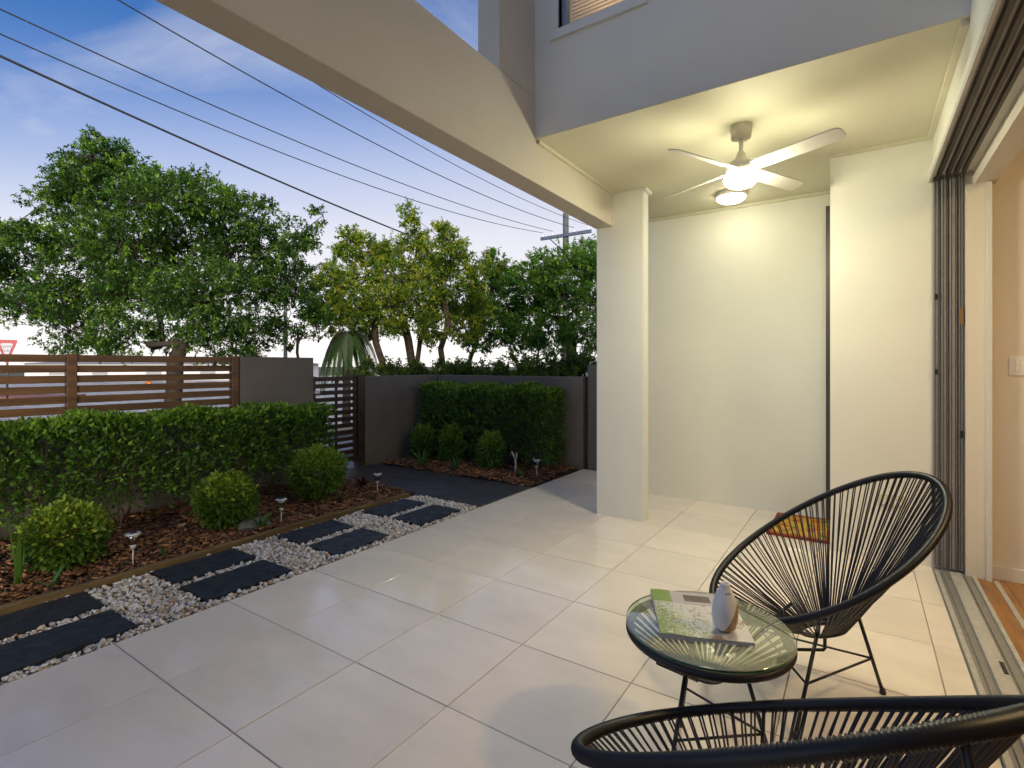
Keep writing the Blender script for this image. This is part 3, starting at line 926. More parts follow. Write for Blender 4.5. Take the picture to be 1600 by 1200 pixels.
fs_ = MB()
fs_.tube([(0, 0, -0.02), (0.004, 0, 0.10), (0, 0.002, 0.16)], [0.014, 0.012, 0.011], 8)
fs_.tube([(0, 0.002, 0.155), (-0.028, 0, 0.21), (-0.05, 0, 0.245)], [0.010, 0.011, 0.008], 8)
fs_.tube([(0, 0.002, 0.155), (0.014, 0, 0.20), (0.017, 0, 0.235)], [0.010, 0.010, 0.008], 8)
o = fs_.build("forked_stick", mat("pale_cutting", (0.55, 0.52, 0.44), 0.7, noise=20, amt=0.2), None, loc=(-3.275, 4.94, 0.02))
tag(o, "white forked plant cutting standing in the back bed", "cutting")

v, f = ico(3)
v = v * np.array([0.13, 0.09, 0.055]); v *= 1 + 0.14 * np.sin(v[:, :1] * 40 + 1) * np.sin(v[:, 1:2] * 50)
o = link("garden_rock", np_mesh("garden_rock", v, f, True), M["rock"], None, loc=(-3.83, 2.18, 0.03), rot=(0.1, 0.05, 0.9))
tag(o, "grey rock half buried beside the middle round shrub", "rock")
#PART3

# ------------------------------------------------------------------ woven chairs and table
RA, RB, RK, RE, RZ, RP = 0.474, 0.348, -0.04, 0.018, 0.548, 0.572


def rim_pt(t):
    s = RA * math.cos(t); w = RB * math.sin(t) * (1 + RK * math.cos(t)); nn = RE * math.cos(t) ** 2
    hs = s * math.cos(RP) - nn * math.sin(RP)
    return Vector((-hs, w, RZ + s * math.sin(RP) + nn * math.cos(RP)))


def arc_params(fn, n, total=1440):
    P = [fn(2 * math.pi * i / total) for i in range(total + 1)]
    L = [0.0]
    for i in range(total): L.append(L[-1] + (P[i + 1] - P[i]).length)
    out = []; j = 0
    for k in range(n):
        d = L[-1] * k / n
        while L[j + 1] < d: j += 1
        out.append(2 * math.pi * (j + (d - L[j]) / (L[j + 1] - L[j])) / total)
    return out


def wrapped_ring(fn, n_wrap, rad, depth, sides=12):
    """tube wrapped with cord: fine ridges round the ring"""
    ts = arc_params(fn, n_wrap * 2)
    mb = MB()
    mb.tube([fn(t) for t in ts], [rad + (depth if i % 2 else -depth) for i in range(len(ts))], sides, closed=True)
    return mb


def make_chair(name, loc, rz, label):
    root = empty(name, loc, rz); tag(root, label, "chair", "black woven cord chairs")
    wrapped_ring(rim_pt, 380, 0.0130, 0.0018).build("rim", M["black"], root)
    HZ = 0.222
    ring = lambda t: Vector((0.0 - 0.085 * math.cos(t), 0.045 * math.sin(t), HZ + 0.012 * math.cos(t)))
    MB().tube([ring(2 * math.pi * i / 40) for i in range(40)], 0.008, 8, closed=True).build("seat_ring", M["black_metal"], root)
    n = 184
    for k, t in enumerate(arc_params(rim_pt, n)):
        t2 = t + (0.010 if k % 2 else -0.010) + random.uniform(-0.008, 0.008)
        a = rim_pt(t2)
        b = ring(t2)
        d = (b - a)
        side = d.cross(Vector((0, 0, 1))).normalized()
        mid = a.lerp(b, 0.5) + Vector((0, 0, -0.006)) + side * random.uniform(-.004, .004) + Vector((0, 0, random.uniform(-.004, .003)))
        MB().tube([a, mid, b], 0.0026, 6, caps=False).build("cord", M["black"], root)
    # base: three rod legs, triangular brace, under-seat bracket
    ca, cb, R0 = 0.100, 0.03, 0.300
    feet = []; tops = []
    for a in (178, 58, -62):
        q = R(a)
        feet.append(Vector((ca + R0 * math.cos(q), cb + R0 * math.sin(q), 0.006)))
    tops = [Vector((-0.13, 0.01, 0.275)), Vector((0.075, 0.10, 0.285)), Vector((0.075, -0.09, 0.285))]
    for fpt, tpt in zip(feet, tops):
        l_ = MB().tube([tpt, fpt], 0.0065, 10).build("leg", M["black_metal"], root)
        MB().lathe([(0, -0.006), (0.011, -0.006), (0.011, 0.004), (0.007, 0.016), (0, 0.016)], 12, c=fpt).build("rubber_foot", M["black"], l_)
    for i in range(3):
        p, q = tops[i].lerp(feet[i], 0.55), tops[(i + 1) % 3].lerp(feet[(i + 1) % 3], 0.55)
        MB().tube([p, q], 0.0042, 8).build("brace", M["black_metal"], root)
    MB().tube([(-0.005, 0, HZ), (-0.005, 0, 0.150), (0.002, 0, 0.143), (0.14, 0.0, 0.143), (0.15, 0, 0.15), (0.16, 0, 0.30)], 0.0065, 8).build("bracket", M["black_metal"], root)
    bp = []
    for i in range(9):
        t = i / 8
        p = Vector((-0.08, 0, HZ)).lerp(rim_pt(0.0) + Vector((0.0, 0, -0.10)), t) + Vector((-0.02 * math.sin(math.pi * t) - 0.012, 0.03 * t, -0.018 * math.sin(math.pi * t)))
        bp.append(p)
    bp.append(rim_pt(0.12))
    MB().tube(bp, 0.0058, 8).build("back_rod", M["black_metal"], root)
    for q in range(3):
        MB().tube([tops[q], Vector((-0.085 if q == 0 else 0.05, 0.0 if q == 0 else (0.035 if q == 1 else -0.035), HZ))], 0.0062, 8).build("leg_tie", M["black_metal"], root)
    return root


make_chair("woven_chair", (-0.119, 2.354, 0), 3.716, "black cord chair behind the glass table, beside the sliding door")
make_chair("woven_chair", (-0.152, 1.103, 0), 2.380, "black cord chair nearest the camera, cut by the frame's bottom edge")

tbl = empty("side_table", (-0.393, 1.665, 0), 0)
tag(tbl, "round glass topped side table with black cord base", "table")
TR = 0.244
gt = MB().lathe([(0.0, 0.442), (TR - 0.003, 0.442), (TR, 0.444), (TR, 0.449), (TR - 0.003, 0.451), (0.0, 0.451)], 72)
def painted_sheen(m, fac, c):
    n, l = m.node_tree.nodes, m.node_tree.links
    out = n["Material Output"]; src = out.inputs[0].links[0].from_socket
    d = N(n, "ShaderNodeBsdfDiffuse"); d.inputs[0].default_value = (*c, 1)
    x_ = N(n, "ShaderNodeMixShader"); x_.inputs[0].default_value = fac
    l.new(src, x_.inputs[1]); l.new(d.outputs[0], x_.inputs[2]); l.new(x_.outputs[0], out.inputs[0])
    return m


gsh = glass_mat("table_glass_top", (0.93, 0.97, 0.88), ior=1.62, alpha_mix=0.30)
painted_sheen(gsh, 0.15, (0.74, 0.80, 0.58))  # pale olive diffuse: reflected ceiling light painted into the glass colour
glo = gt.build("glass_top", gsh, tbl)
MB().lathe([(TR + 0.0006, 0.4435), (TR + 0.0010, 0.4465), (TR + 0.0006, 0.4495)], 72).build("glass_edge", mat("glass_edge", (0.015, 0.09, 0.045), 0.08, coat=0.5), tbl)
tr_fn = lambda t: Vector((0.232 * math.cos(t), 0.232 * math.sin(t), 0.425))
wrapped_ring(tr_fn, 190, 0.0125, 0.0009).build("rim", M["black"], tbl)
hb_fn = lambda t: Vector((0.048 * math.cos(t), 0.048 * math.sin(t), 0.302))
MB().tube([hb_fn(2 * math.pi * i / 30) for i in range(30)], 0.007, 8, closed=True).build("hub_ring", M["black_metal"], tbl)
for k in range(72):
    t = 2 * math.pi * k / 72 + (0.018 if k % 2 else -0.018)
    MB().tube([tr_fn(t), hb_fn(t)], 0.0026, 6, caps=False).build("cord", M["black"], tbl)
feet = []; tops = []
for a in (129.6, 249.6, 9.6):
    q = R(a)
    fpt = Vector((0.20 * math.cos(q), 0.20 * math.sin(q), 0.006)); tpt = Vector((0.105 * math.cos(q), 0.105 * math.sin(q), 0.345))
    feet.append(fpt); tops.append(tpt)
    l_ = MB().tube([tpt, fpt], 0.0062, 10).build("leg", M["black_metal"], tbl)
    MB().lathe([(0, -0.006), (0.011, -0.006), (0.011, 0.004), (0.007, 0.018), (0, 0.018)], 12, c=fpt).build("rubber_foot", M["black"], l_)
    MB().tube([(0.236 * math.cos(q), 0.236 * math.sin(q), 0.412), (0.05 * math.cos(q), 0.05 * math.sin(q), 0.296)], 0.0058, 8).build("support_arm", M["black_metal"], tbl)
for i in range(3):
    p, q = tops[i].lerp(feet[i], 0.55), tops[(i + 1) % 3].lerp(feet[(i + 1) % 3], 0.55)
    MB().tube([p, q], 0.004, 8).build("brace", M["black_metal"], tbl)


# magazine
def magazine_mat():
    m = bpy.data.materials.new("magazine_cover"); m.use_nodes = True
    n, l = m.node_tree.nodes, m.node_tree.links
    p = n["Principled BSDF"]; p.inputs["Roughness"].default_value = 0.22; p.inputs["Coat Weight"].default_value = 0.3
    t = N(n, "ShaderNodeTexCoord"); s_ = N(n, "ShaderNodeSeparateXYZ"); l.new(t.outputs["Generated"], s_.inputs[0])
    U, V = s_.outputs[0], s_.outputs[1]

    def cmp(sock, op, val):
        c = N(n, "ShaderNodeMath", operation=op, inp={1: val}); l.new(sock, c.inputs[0]); return c.outputs[0]

    def mul(a, b):
        c = N(n, "ShaderNodeMath", operation="MULTIPLY"); l.new(a, c.inputs[0]); l.new(b, c.inputs[1]); return c.outputs[0]

    def mixc(f, a, b):
        c = N(n, "ShaderNodeMix", data_type="RGBA"); l.new(f, c.inputs["Factor"])
        for s, v_ in (("A", a), ("B", b)):
            if isinstance(v_, tuple): c.inputs[s].default_value = (*v_, 1)
            else: l.new(v_, c.inputs[s])
        return c.outputs["Result"]
    nz1 = N(n, "ShaderNodeTexNoise", inp={"Scale": 7.0, "Detail": 4.0, "Distortion": 1.2}); l.new(t.outputs["Generated"], nz1.inputs["Vector"])
    nz2 = N(n, "ShaderNodeTexNoise", inp={"Scale": 16.0, "Detail": 3.0, "Distortion": 2.0}); l.new(t.outputs["Generated"], nz2.inputs["Vector"])
    grn = N(n, "ShaderNodeMath", operation="SUBTRACT"); l.new(nz2.outputs[0], grn.inputs[0])
    su = N(n, "ShaderNodeMath", operation="MULTIPLY", inp={1: 0.34}); l.new(U, su.inputs[0]); l.new(su.outputs[0], grn.inputs[1])
    sv_ = N(n, "ShaderNodeMath", operation="MULTIPLY", inp={1: 0.22}); l.new(V, sv_.inputs[0])
    g2 = N(n, "ShaderNodeMath", operation="SUBTRACT"); l.new(grn.outputs[0], g2.inputs[0]); l.new(sv_.outputs[0], g2.inputs[1])
    leaf = N(n, "ShaderNodeMapRange", inp={1: 0.30, 2: 0.42}); l.new(g2.outputs[0], leaf.inputs[0])
    body = mixc(nz1.outputs[0], (0.78, 0.74, 0.70), (0.60, 0.60, 0.62))
    tan = N(n, "ShaderNodeMapRange", inp={1: 0.56, 2: 0.66}); l.new(nz1.outputs[0], tan.inputs[0])
    body = mixc(tan.outputs[0], body, (0.42, 0.27, 0.16))
    body = mixc(leaf.outputs[0], body, (0.20, 0.33, 0.05))
    band = cmp(V, "GREATER_THAN", 0.70)
    c = mixc(band, body, (0.50, 0.45, 0.50))
    gbk = mul(band, cmp(U, "LESS_THAN", 0.24))
    gcol = mixc(nz2.outputs[0], (0.10, 0.22, 0.02), (0.28, 0.42, 0.06))
    c = mixc(gbk, c, gcol)
    dk = mul(mul(cmp(U, "GREATER_THAN", 0.40), cmp(U, "LESS_THAN", 0.72)), mul(cmp(V, "GREATER_THAN", 0.77), cmp(V, "LESS_THAN", 0.93)))
    dcol = mixc(nz2.outputs[0], (0.03, 0.02, 0.02), (0.16, 0.10, 0.08))
    c = mixc(dk, c, dcol)
    l.new(c, p.inputs["Base Color"])
    return m


mp0, mp1 = Vector((-0.486, 1.503)), Vector((-0.614, 1.787))       # spine side: near, far
mdir = (mp1 - mp0).normalized(); mrx = Vector((mdir.y, -mdir.x))
mang = math.atan2(mrx.y, mrx.x)
mg = empty("magazine", (mp0.x, mp0.y, 0.4515), mang)
tag(mg, "glossy magazine with green and white cover on the glass table", "magazine")
mw, mh = 0.262, 0.306
bm = bmesh.new(); nx, ny = 14, 6


def page_z(u): return 0.0125 + 0.005 * math.exp(-((u - 0.12) / 0.16) ** 2) - 0.003 * u


vv = [[bm.verts.new((mw * i / nx, mh * j / ny, page_z(i / nx))) for j in range(ny + 1)] for i in range(nx + 1)]
for i in range(nx):
    for j in range(ny): bm.faces.new((vv[i][j], vv[i + 1][j], vv[i + 1][j + 1], vv[i][j + 1]))
me = bpy.data.meshes.new("cover"); bm.to_mesh(me); bm.free()
me.polygons.foreach_set("use_smooth", [True] * len(me.polygons))
link("cover", me, magazine_mat(), mg)
pg = MB()
ring = [(mw * i / nx, 0.0015) for i in range(nx + 1)]
vs = []
for i in range(nx + 1):
    u = i / nx
    for (yy, zz) in ((0.001, 0.0), (0.001, page_z(u) - 0.0006), (mh - 0.001, page_z(u) - 0.0006), (mh - 0.001, 0.0)): vs.append((mw * u * 0.997, yy, zz))
fs = []
for i in range(nx):
    for q in range(4):
        p = (q + 1) % 4
        fs.append((i * 4 + q, i * 4 + p, i * 4 + 4 + p, i * 4 + 4 + q))
fs += [(3, 2, 1, 0), (nx * 4, nx * 4 + 1, nx * 4 + 2, nx * 4 + 3)]
pg.add(vs, fs)
pg.build("page_block", mat("page_edges", (0.55, 0.53, 0.55), 0.7, noise=300, amt=0.25, stretch=(0.1, 0.1, 3)), mg)


# vase
def vase_mat():
    m = bpy.data.materials.new("two_tone_vase"); m.use_nodes = True
    n, l = m.node_tree.nodes, m.node_tree.links
    p = n["Principled BSDF"]; p.inputs["Roughness"].default_value = 0.3
    t = N(n, "ShaderNodeTexCoord"); s_ = N(n, "ShaderNodeSeparateXYZ"); l.new(t.outputs["Object"], s_.inputs[0])
    a = N(n, "ShaderNodeMath", operation="MULTIPLY_ADD", inp={1: -1.9}); l.new(s_.outputs[0], a.inputs[0]); l.new(s_.outputs[2], a.inputs[2])
    st_ = N(n, "ShaderNodeMapRange", inp={1: 0.0270, 2: 0.0285}); l.new(a.outputs[0], st_.inputs[0])
    mp = N(n, "ShaderNodeMapping"); mp.inputs["Scale"].default_value = (40, 40, 260); l.new(t.outputs["Object"], mp.inputs[0])
    nz_ = N(n, "ShaderNodeTexNoise", inp={"Scale": 1.0, "Detail": 3.0}); l.new(mp.outputs[0], nz_.inputs["Vector"])
    w = N(n, "ShaderNodeMix", data_type="RGBA"); l.new(nz_.outputs[0], w.inputs["Factor"])
    w.inputs["A"].default_value = (0.50, 0.30, 0.15, 1); w.inputs["B"].default_value = (0.34, 0.18, 0.08, 1)
    c = N(n, "ShaderNodeMix", data_type="RGBA"); l.new(st_.outputs[0], c.inputs["Factor"])
    l.new(w.outputs["Result"], c.inputs["A"]); c.inputs["B"].default_value = (0.80, 0.80, 0.80, 1)
    l.new(c.outputs["Result"], p.inputs["Base Color"])
    return m


va = empty("vase", (-0.336, 1.640, 0.4680), R(34))
tag(va, "small egg shaped white and timber vase on the magazine", "vase")
prof = [(0.0, 0.0), (0.026, 0.0), (0.031, 0.006), (0.0365, 0.030), (0.0372, 0.055), (0.033, 0.080), (0.024, 0.104), (0.0165, 0.118), (0.0135, 0.128), (0.0145, 0.133), (0.012, 0.133), (0.010, 0.122), (0.009, 0.06), (0.0, 0.05)]
MB().lathe(prof, 40).build("body", vase_mat(), va)
for (zz, rr, w_) in ((0.108, 0.0230, 0.008),):
    ov = MB()
    ang = R(-90)
    ctr = Vector((rr * math.cos(ang), rr * math.sin(ang), zz))
    ov.add([ctr + Vector((w_ * math.cos(q), -0.0012 + 0.0035 * abs(math.cos(q)), 0.0042 * math.sin(q))) for q in [i * math.pi / 8 for i in range(16)]], [tuple(range(16))])
    ov.build("opening", M["black_metal"], va)

# doormat
dm = empty("doormat", (-0.50, 4.56, 0.0)); tag(dm, "orange and yellow patterned doormat in the recess", "doormat")


def mat_pattern():
    m = bpy.data.materials.new("mat_pattern"); m.use_nodes = True
    n, l = m.node_tree.nodes, m.node_tree.links
    p = n["Principled BSDF"]; p.inputs["Roughness"].default_value = 0.95
    t = N(n, "ShaderNodeTexCoord")
    vo = N(n, "ShaderNodeTexVoronoi", inp={"Scale": 16.0}); l.new(t.outputs["Object"], vo.inputs["Vector"])
    r = N(n, "ShaderNodeValToRGB"); l.new(vo.outputs["Color"], r.inputs[0])
    e = r.color_ramp.elements
    e[0].position, e[0].color = 0.15, (0.50, 0.10, 0.02, 1)
    e[1].position, e[1].color = 0.85, (0.16, 0.18, 0.03, 1)
    for pos, c in ((0.35, (0.62, 0.33, 0.03, 1)), (0.55, (0.55, 0.42, 0.05, 1)), (0.7, (0.60, 0.22, 0.03, 1))):
        q = e.new(pos); q.color = c
    l.new(r.outputs[0], p.inputs["Base Color"])
    return m


bbox("mat_field", -0.055, 0.30, -0.27, 0.285, 0.0012, 0.016, mat_pattern(), dm, 0.003)
bd = mat("mat_border", (0.28, 0.035, 0.015), 0.95, noise=40, amt=0.3)
mb_ = MB().box(-0.08, 0.325, -0.315, -0.271, 0.0011, 0.0155).box(-0.08, 0.325, 0.286, 0.32, 0.0011, 0.0155).box(-0.08, -0.056, -0.2705, 0.2855, 0.0011, 0.0155).box(0.301, 0.325, -0.2705, 0.2855, 0.0011, 0.0155)
mb_.build("mat_border", bd, dm)

# outlet and switch
ol = empty("power_outlet", (0.165, 4.1195, 0.385)); tag(ol, "cream double power outlet low on the cream wall behind the chair", "power outlet")
bbox("cover_plate", -0.070, 0.070, -0.012, 0.0, -0.036, 0.036, mat("outlet_cream", (0.62, 0.57, 0.38), 0.45), ol, 0.003)
for sx in (-0.034, 0.034):
    s_ = bbox("socket", sx - 0.018, sx + 0.018, -0.0155, -0.0122, -0.024, 0.006, M["white"], ol, 0.001)
    for (dx, dz, h_) in ((-0.007, -0.006, 0.007), (0.007, -0.006, 0.007), (0.0, -0.017, 0.006)):
        box("slot", sx + dx - 0.0012, sx + dx + 0.0012, -0.0162, -0.0156, dz - h_ / 2, dz + h_ / 2, M["black_metal"], s_)
    bbox("rocker", sx - 0.006, sx + 0.006, -0.0165, -0.0122, 0.013, 0.027, M["white"], ol, 0.001)
sw = empty("light_switch", (0.752, 4.1195, 1.25)); tag(sw, "white light switch plate on the wall inside the room", "light switch")
bbox("cover_plate", -0.036, 0.036, -0.008, 0.0, -0.057, 0.057, M["white"], sw, 0.003)
bbox("rocker", -0.008, 0.008, -0.013, -0.0082, 0.004, 0.028, M["white"], sw, 0.001)
bbox("rocker", -0.008, 0.008, -0.013, -0.0082, -0.03, -0.006, M["white"], sw, 0.001)
#PART4

# ------------------------------------------------------------------ trees
def grow_tree(name, label, depth, base_px, fork_pys, lobes, leaf_n, leafL, base, young, ymask, bark, spread=0.55, trunks=None, sprays_k=1.0, group=None, trunk_r=0.16, seed=1, cat="tree", leafW=0.42):
    """tapered trunk and limbs that reach every lobe; sprays of small leaves on twigs fill the lobes"""
    rs = np.random.default_rng(seed); rd = random.Random(seed)
    L = []
    for (px, py, r) in lobes:
        rr = r * depth / FPX
        L.append((np.array(at(px, py, depth + rd.uniform(-1, 1) * spread * 2.0)), rr))
    b0 = at(base_px[0][0], HOR, depth); b0.z = GZ
    root = empty(name, b0); tag(root, label, cat, group)
    off = Matrix.Translation(-root.location)
    nodes = []; par = []
    trunk_tops = []
    for (bx, fx, fy) in base_px:
        p0 = np.array(at(bx, HOR, depth)); p0[2] = GZ - 0.05
        p1 = np.array(at(fx, fy, depth + rd.uniform(-.2, .2)))
        prev = -1
        for i in range(6):
            t = i / 5
            q = p0 * (1 - t) + p1 * t
            if 0 < i < 5: q = q + np.array([rd.gauss(0, .05), rd.gauss(0, .05), 0]) * depth / 10
            nodes.append(q); par.append(prev); prev = len(nodes) - 1
        trunk_tops.append(prev)
    weight = [0.0] * len(nodes)
    root_ids = list(trunk_tops)
    order = sorted(range(len(L)), key=lambda i: min(np.linalg.norm(L[i][0] - nodes[k]) for k in root_ids))
    cand = list(trunk_tops)
    lobe_node = {}
    for i in order:
        c, rr = L[i]
        # nearest skeleton node that is not much higher than the lobe
        best = min(cand, key=lambda k: np.linalg.norm(c - nodes[k]) + max(0, nodes[k][2] - c[2]) * 0.9)
        a = nodes[best]; prev = best
        dist = np.linalg.norm(c - a); ns = max(2, int(dist / (0.22 * depth / 9)))
        for s in range(1, ns + 1):
            t = s / ns
            q = a * (1 - t) + c * t
            q[2] -= 0.10 * dist * math.sin(math.pi * t) * 0.6
            if s < ns: q = q + rs.normal(0, 0.035 * dist, 3)
            nodes.append(q); par.append(prev); weight.append(0.0); prev = len(nodes) - 1
            cand.append(prev)
        lobe_node[i] = prev
        weight[prev] += rr ** 2
    # pipe model radii
    for k in range(len(nodes) - 1, -1, -1):
        if par[k] >= 0: weight[par[k]] += weight[k]
    wmax = max(weight)
    n_tr = 6 * len(base_px)
    rad = [max(0.006, trunk_r * (w / wmax) ** 0.8 * (1.0 if k < n_tr else 0.45)) for k, w in enumerate(weight)]
    children = {}
    for k, p in enumerate(par): children.setdefault(p, []).append(k)
    mb = MB()

    def chain(k, start):
        pts, rr = ([nodes[par[k]]], [min(rad[par[k]], rad[k] * 1.35)]) if par[k] >= 0 else ([], [])
        while True:
            pts.append(nodes[k]); rr.append(rad[k])
            ch = children.get(k, [])
            if not ch: break
            ch = sorted(ch, key=lambda q: -weight[q])
            for q in ch[1:]: chain(q, k)
            k = ch[0]
        if len(pts) > 1: mb.tube(pts, rr, 8)
    for k in children.get(-1, []): chain(k, -1)
    # twigs and leaves
    tot = sum(r ** 2 for _, r in L)
    LP, LD, LN, LL, LC = [], [], [], [], []
    tw_v = []; tw_f = []
    per = 16
    for i, (c, rr) in enumerate(L):
        ns = max(4, int(leaf_n / per * rr ** 2 / tot))
        v = rs.normal(0, 1, (ns, 3)); v /= np.linalg.norm(v, axis=1, keepdims=True)
        rad_ = rs.uniform(0.25, 1.12, ns) ** 0.75
        # clustered in clumps so that gaps stay open
        nc = max(3, ns // 9)
        cc = rs.normal(0, 1, (nc, 3)); cc /= np.linalg.norm(cc, axis=1, keepdims=True); cc *= rs.uniform(0.35, 1.0, (nc, 1))
        cid = rs.integers(0, nc, ns)
        ctr = c + (0.35 * v * rad_[:, None] + 0.85 * cc[cid]) * np.array([rr, rr, rr * 0.86])
        hubs = c + 0.80 * cc * np.array([rr, rr, rr * 0.86])
        for hb in hubs:                       # one thin crooked branchlet to each clump
            m1 = c + (hb - c) * 0.5 + rs.normal(0, 0.10 * rr, 3)
            mb.tube([c, m1, hb], [0.0075 * depth / 9, 0.0055 * depth / 9, 0.003 * depth / 9], 4, caps=False)
        inner = hubs[cid] + (ctr - hubs[cid]) * 0.25
        dirs = unit(unit(ctr - c) + rs.normal(0, 0.5, (ns, 3)) + np.array([0, 0, -0.05]))
        slen = leafL * rs.uniform(1.6, 3.2, ns)
        # twig: thin triangles from inner to tip
        tips = ctr + dirs * slen[:, None]
        sd = unit(np.cross(dirs, rs.normal(0, 1, (ns, 3)))) * 0.0018 * depth / 9
        bidx = sum(len(a) for a in tw_v)
        tv = np.stack([inner - sd, inner + sd, ctr + sd * 0.7, ctr - sd * 0.7, tips + sd * 0.3, tips - sd * 0.3], 1).reshape(-1, 3)
        q6 = np.arange(ns)[:, None] * 6 + bidx
        tw_v.append(tv); tw_f.append(np.concatenate([q6 + np.array([[0, 1, 2, 3]]), q6 + np.array([[3, 2, 4, 5]])]))
        t = rs.uniform(0.0, 1.0, (ns, per))
        P = ctr[:, None] + dirs[:, None] * (slen[:, None] * t)[..., None]
        D = unit(dirs[:, None] * 0.45 + rs.normal(0, 0.75, (ns, per, 3)) + np.array([0, 0, -0.18]))
        Nn = unit(rs.normal(0, 0.55, (ns, per, 3)) + np.array([0, 0, 1.0]))
        ln = leafL * rs.uniform(0.65, 1.3, (ns, per))
        tone = rs.uniform(0.78, 1.22, (ns, 1, 1)) * rs.uniform(0.88, 1.12, (ns, per, 1))
        outer = np.clip(np.linalg.norm(ctr - c, axis=1) / rr, 0, 1.2)
        yk = rs.random((ns, 1)) < ymask * (0.4 + 0.8 * outer[:, None])
        colr = np.where(yk[..., None], np.array(young), np.array(base)) * tone
        LP.append(P.reshape(-1, 3)); LD.append(D.reshape(-1, 3)); LN.append(Nn.reshape(-1, 3)); LL.append(ln.ravel()); LC.append(np.clip(colr.reshape(-1, 3), 0, 1))
    LL = np.concatenate(LL)
    crown = link("crown", leaf_mesh("crown", np.concatenate(LP), np.concatenate(LD), np.concatenate(LN), LL, LL * leafW, np.concatenate(LC)), M["leaf"], root)
    crown.matrix_parent_inverse = off
    tw = link("twigs", np_mesh("twigs", np.concatenate(tw_v), np.concatenate(tw_f)), bark, root); tw.matrix_parent_inverse = off; tw["kind"] = "stuff"
    if mb.v:
        tk = mb.build("trunk", bark, root); tk.matrix_parent_inverse = off
    return root


big = [(140, 232, 42), (112, 268, 46), (185, 255, 48), (75, 305, 34), (150, 310, 62), (230, 300, 55), (290, 300, 48), (345, 300, 40), (385, 325, 40),
       (60, 360, 42), (115, 375, 62), (200, 370, 75), (290, 370, 75), (370, 380, 60), (425, 375, 48), (462, 360, 30), (505, 325, 15), (20, 400, 48),
       (75, 440, 60), (150, 450, 70), (240, 450, 78), (325, 455, 72), (400, 440, 58), (455, 430, 48), (490, 470, 32), (28, 462, 34), (110, 505, 48),
       (185, 515, 48), (340, 515, 52), (405, 505, 42), (445, 500, 28), (265, 520, 40), (-40, 360, 45), (-50, 430, 60), (8, 345, 22), (150, 205, 18), (240, 262, 26), (425, 315, 16), (300, 262, 16), (382, 540, 24)]
grow_tree("street_tree", "large dark green spreading tree behind the slat fence", 9.0, [(252, 285, 535)], None, [(a, b + 12, c * 1.02) for (a, b, c) in big], 165000, 0.060,
          (0.052, 0.128, 0.024), (0.16, 0.29, 0.038), 0.32, M["bark"], spread=0.55, trunk_r=0.14, seed=3)
t2 = [(548, 372, 24), (528, 398, 20), (575, 392, 30), (612, 395, 30), (642, 345, 17), (650, 375, 28), (700, 372, 26), (712, 400, 26), (660, 410, 34), (620, 430, 36),
      (570, 435, 36), (525, 440, 32), (690, 435, 36), (735, 440, 26), (748, 415, 18), (505, 470, 30), (550, 480, 36), (600, 475, 38), (650, 470, 38), (700, 475, 34), (740, 478, 28),
      (515, 505, 24), (570, 512, 28), (668, 510, 26), (720, 512, 26), (625, 512, 20), (640, 330, 9), (772, 412, 14)]
grow_tree("street_tree", "yellow green tree with slender forked trunks behind the gate", 13.0, [(610, 585, 505), (662, 630, 500), (622, 668, 500), (692, 695, 470)], None, [(a, b + 2, c * 1.06) for (a, b, c) in t2], 80000, 0.076,
          (0.13, 0.225, 0.03), (0.33, 0.38, 0.04), 0.45, M["bark_pale"], spread=0.5, trunk_r=0.10, seed=5)
t3 = [(785, 425, 22), (770, 455, 32), (810, 450, 30), (840, 415, 18), (850, 445, 32), (890, 420, 30), (915, 398, 22), (925, 430, 30), (960, 420, 36), (745, 490, 26),
      (790, 490, 34), (835, 490, 36), (880, 475, 34), (920, 480, 34), (765, 530, 26), (805, 530, 30), (850, 530, 32), (895, 525, 28), (930, 535, 28), (970, 490, 40), (975, 545, 34), (740, 550, 18)]
grow_tree("street_tree", "green tree around the power pole beside the cream pillar", 15.0, [(846, 842, 545), (905, 880, 500), (705, 745, 535)], None, [(a, b - 10, c * 1.14) for (a, b, c) in t3], 84000, 0.084,
          (0.075, 0.185, 0.032), (0.19, 0.33, 0.042), 0.34, M["bark"], spread=0.6, trunk_r=0.16, seed=8)
for i, (px, py, r, z_, lb) in enumerate(((600, 578, 16, 10.5, "small leafy bush just behind the gate wall"), (655, 580, 15, 10.8, "low bush behind the corner of the grey garden walls"), (712, 578, 16, 10.6, "small bush behind the left end of the back hedge"), (768, 580, 20, 10.5, "low bush behind the middle of the boundary wall"),
                                       (835, 575, 22, 10.2, "low bush behind the right part of the boundary wall"), (905, 562, 26, 10.0, "dense bush behind the wall beside the pillar"))):
    grow_tree("street_bush", lb, z_, [(px, px, 600)], None, [(px - r, py, r), (px + r, py + 4, r), (px, py + 10, r * 1.2), (px - 2 * r, py + 14, r), (px + 2 * r, py + 14, r)],
              5200, 0.075, (0.10, 0.16, 0.035), (0.22, 0.27, 0.04), 0.3, M["bark"], spread=0.2, trunk_r=0.04, seed=20 + i, group="bushes behind the boundary wall", cat="bush")
# thin dry sapling and slim branches left of the gate
grow_tree("dry_sapling", "thin sapling with dry brown leaves behind the grey wall panel", 11.0, [(463, 466, 520)], None,
          [(462, 505, 9), (470, 490, 9), (478, 528, 8), (455, 545, 7), (485, 500, 7), (464, 530, 8)], 420, 0.085, (0.10, 0.07, 0.03), (0.16, 0.09, 0.04), 0.5, M["bark_pale"], spread=0.05, trunk_r=0.03, seed=31)


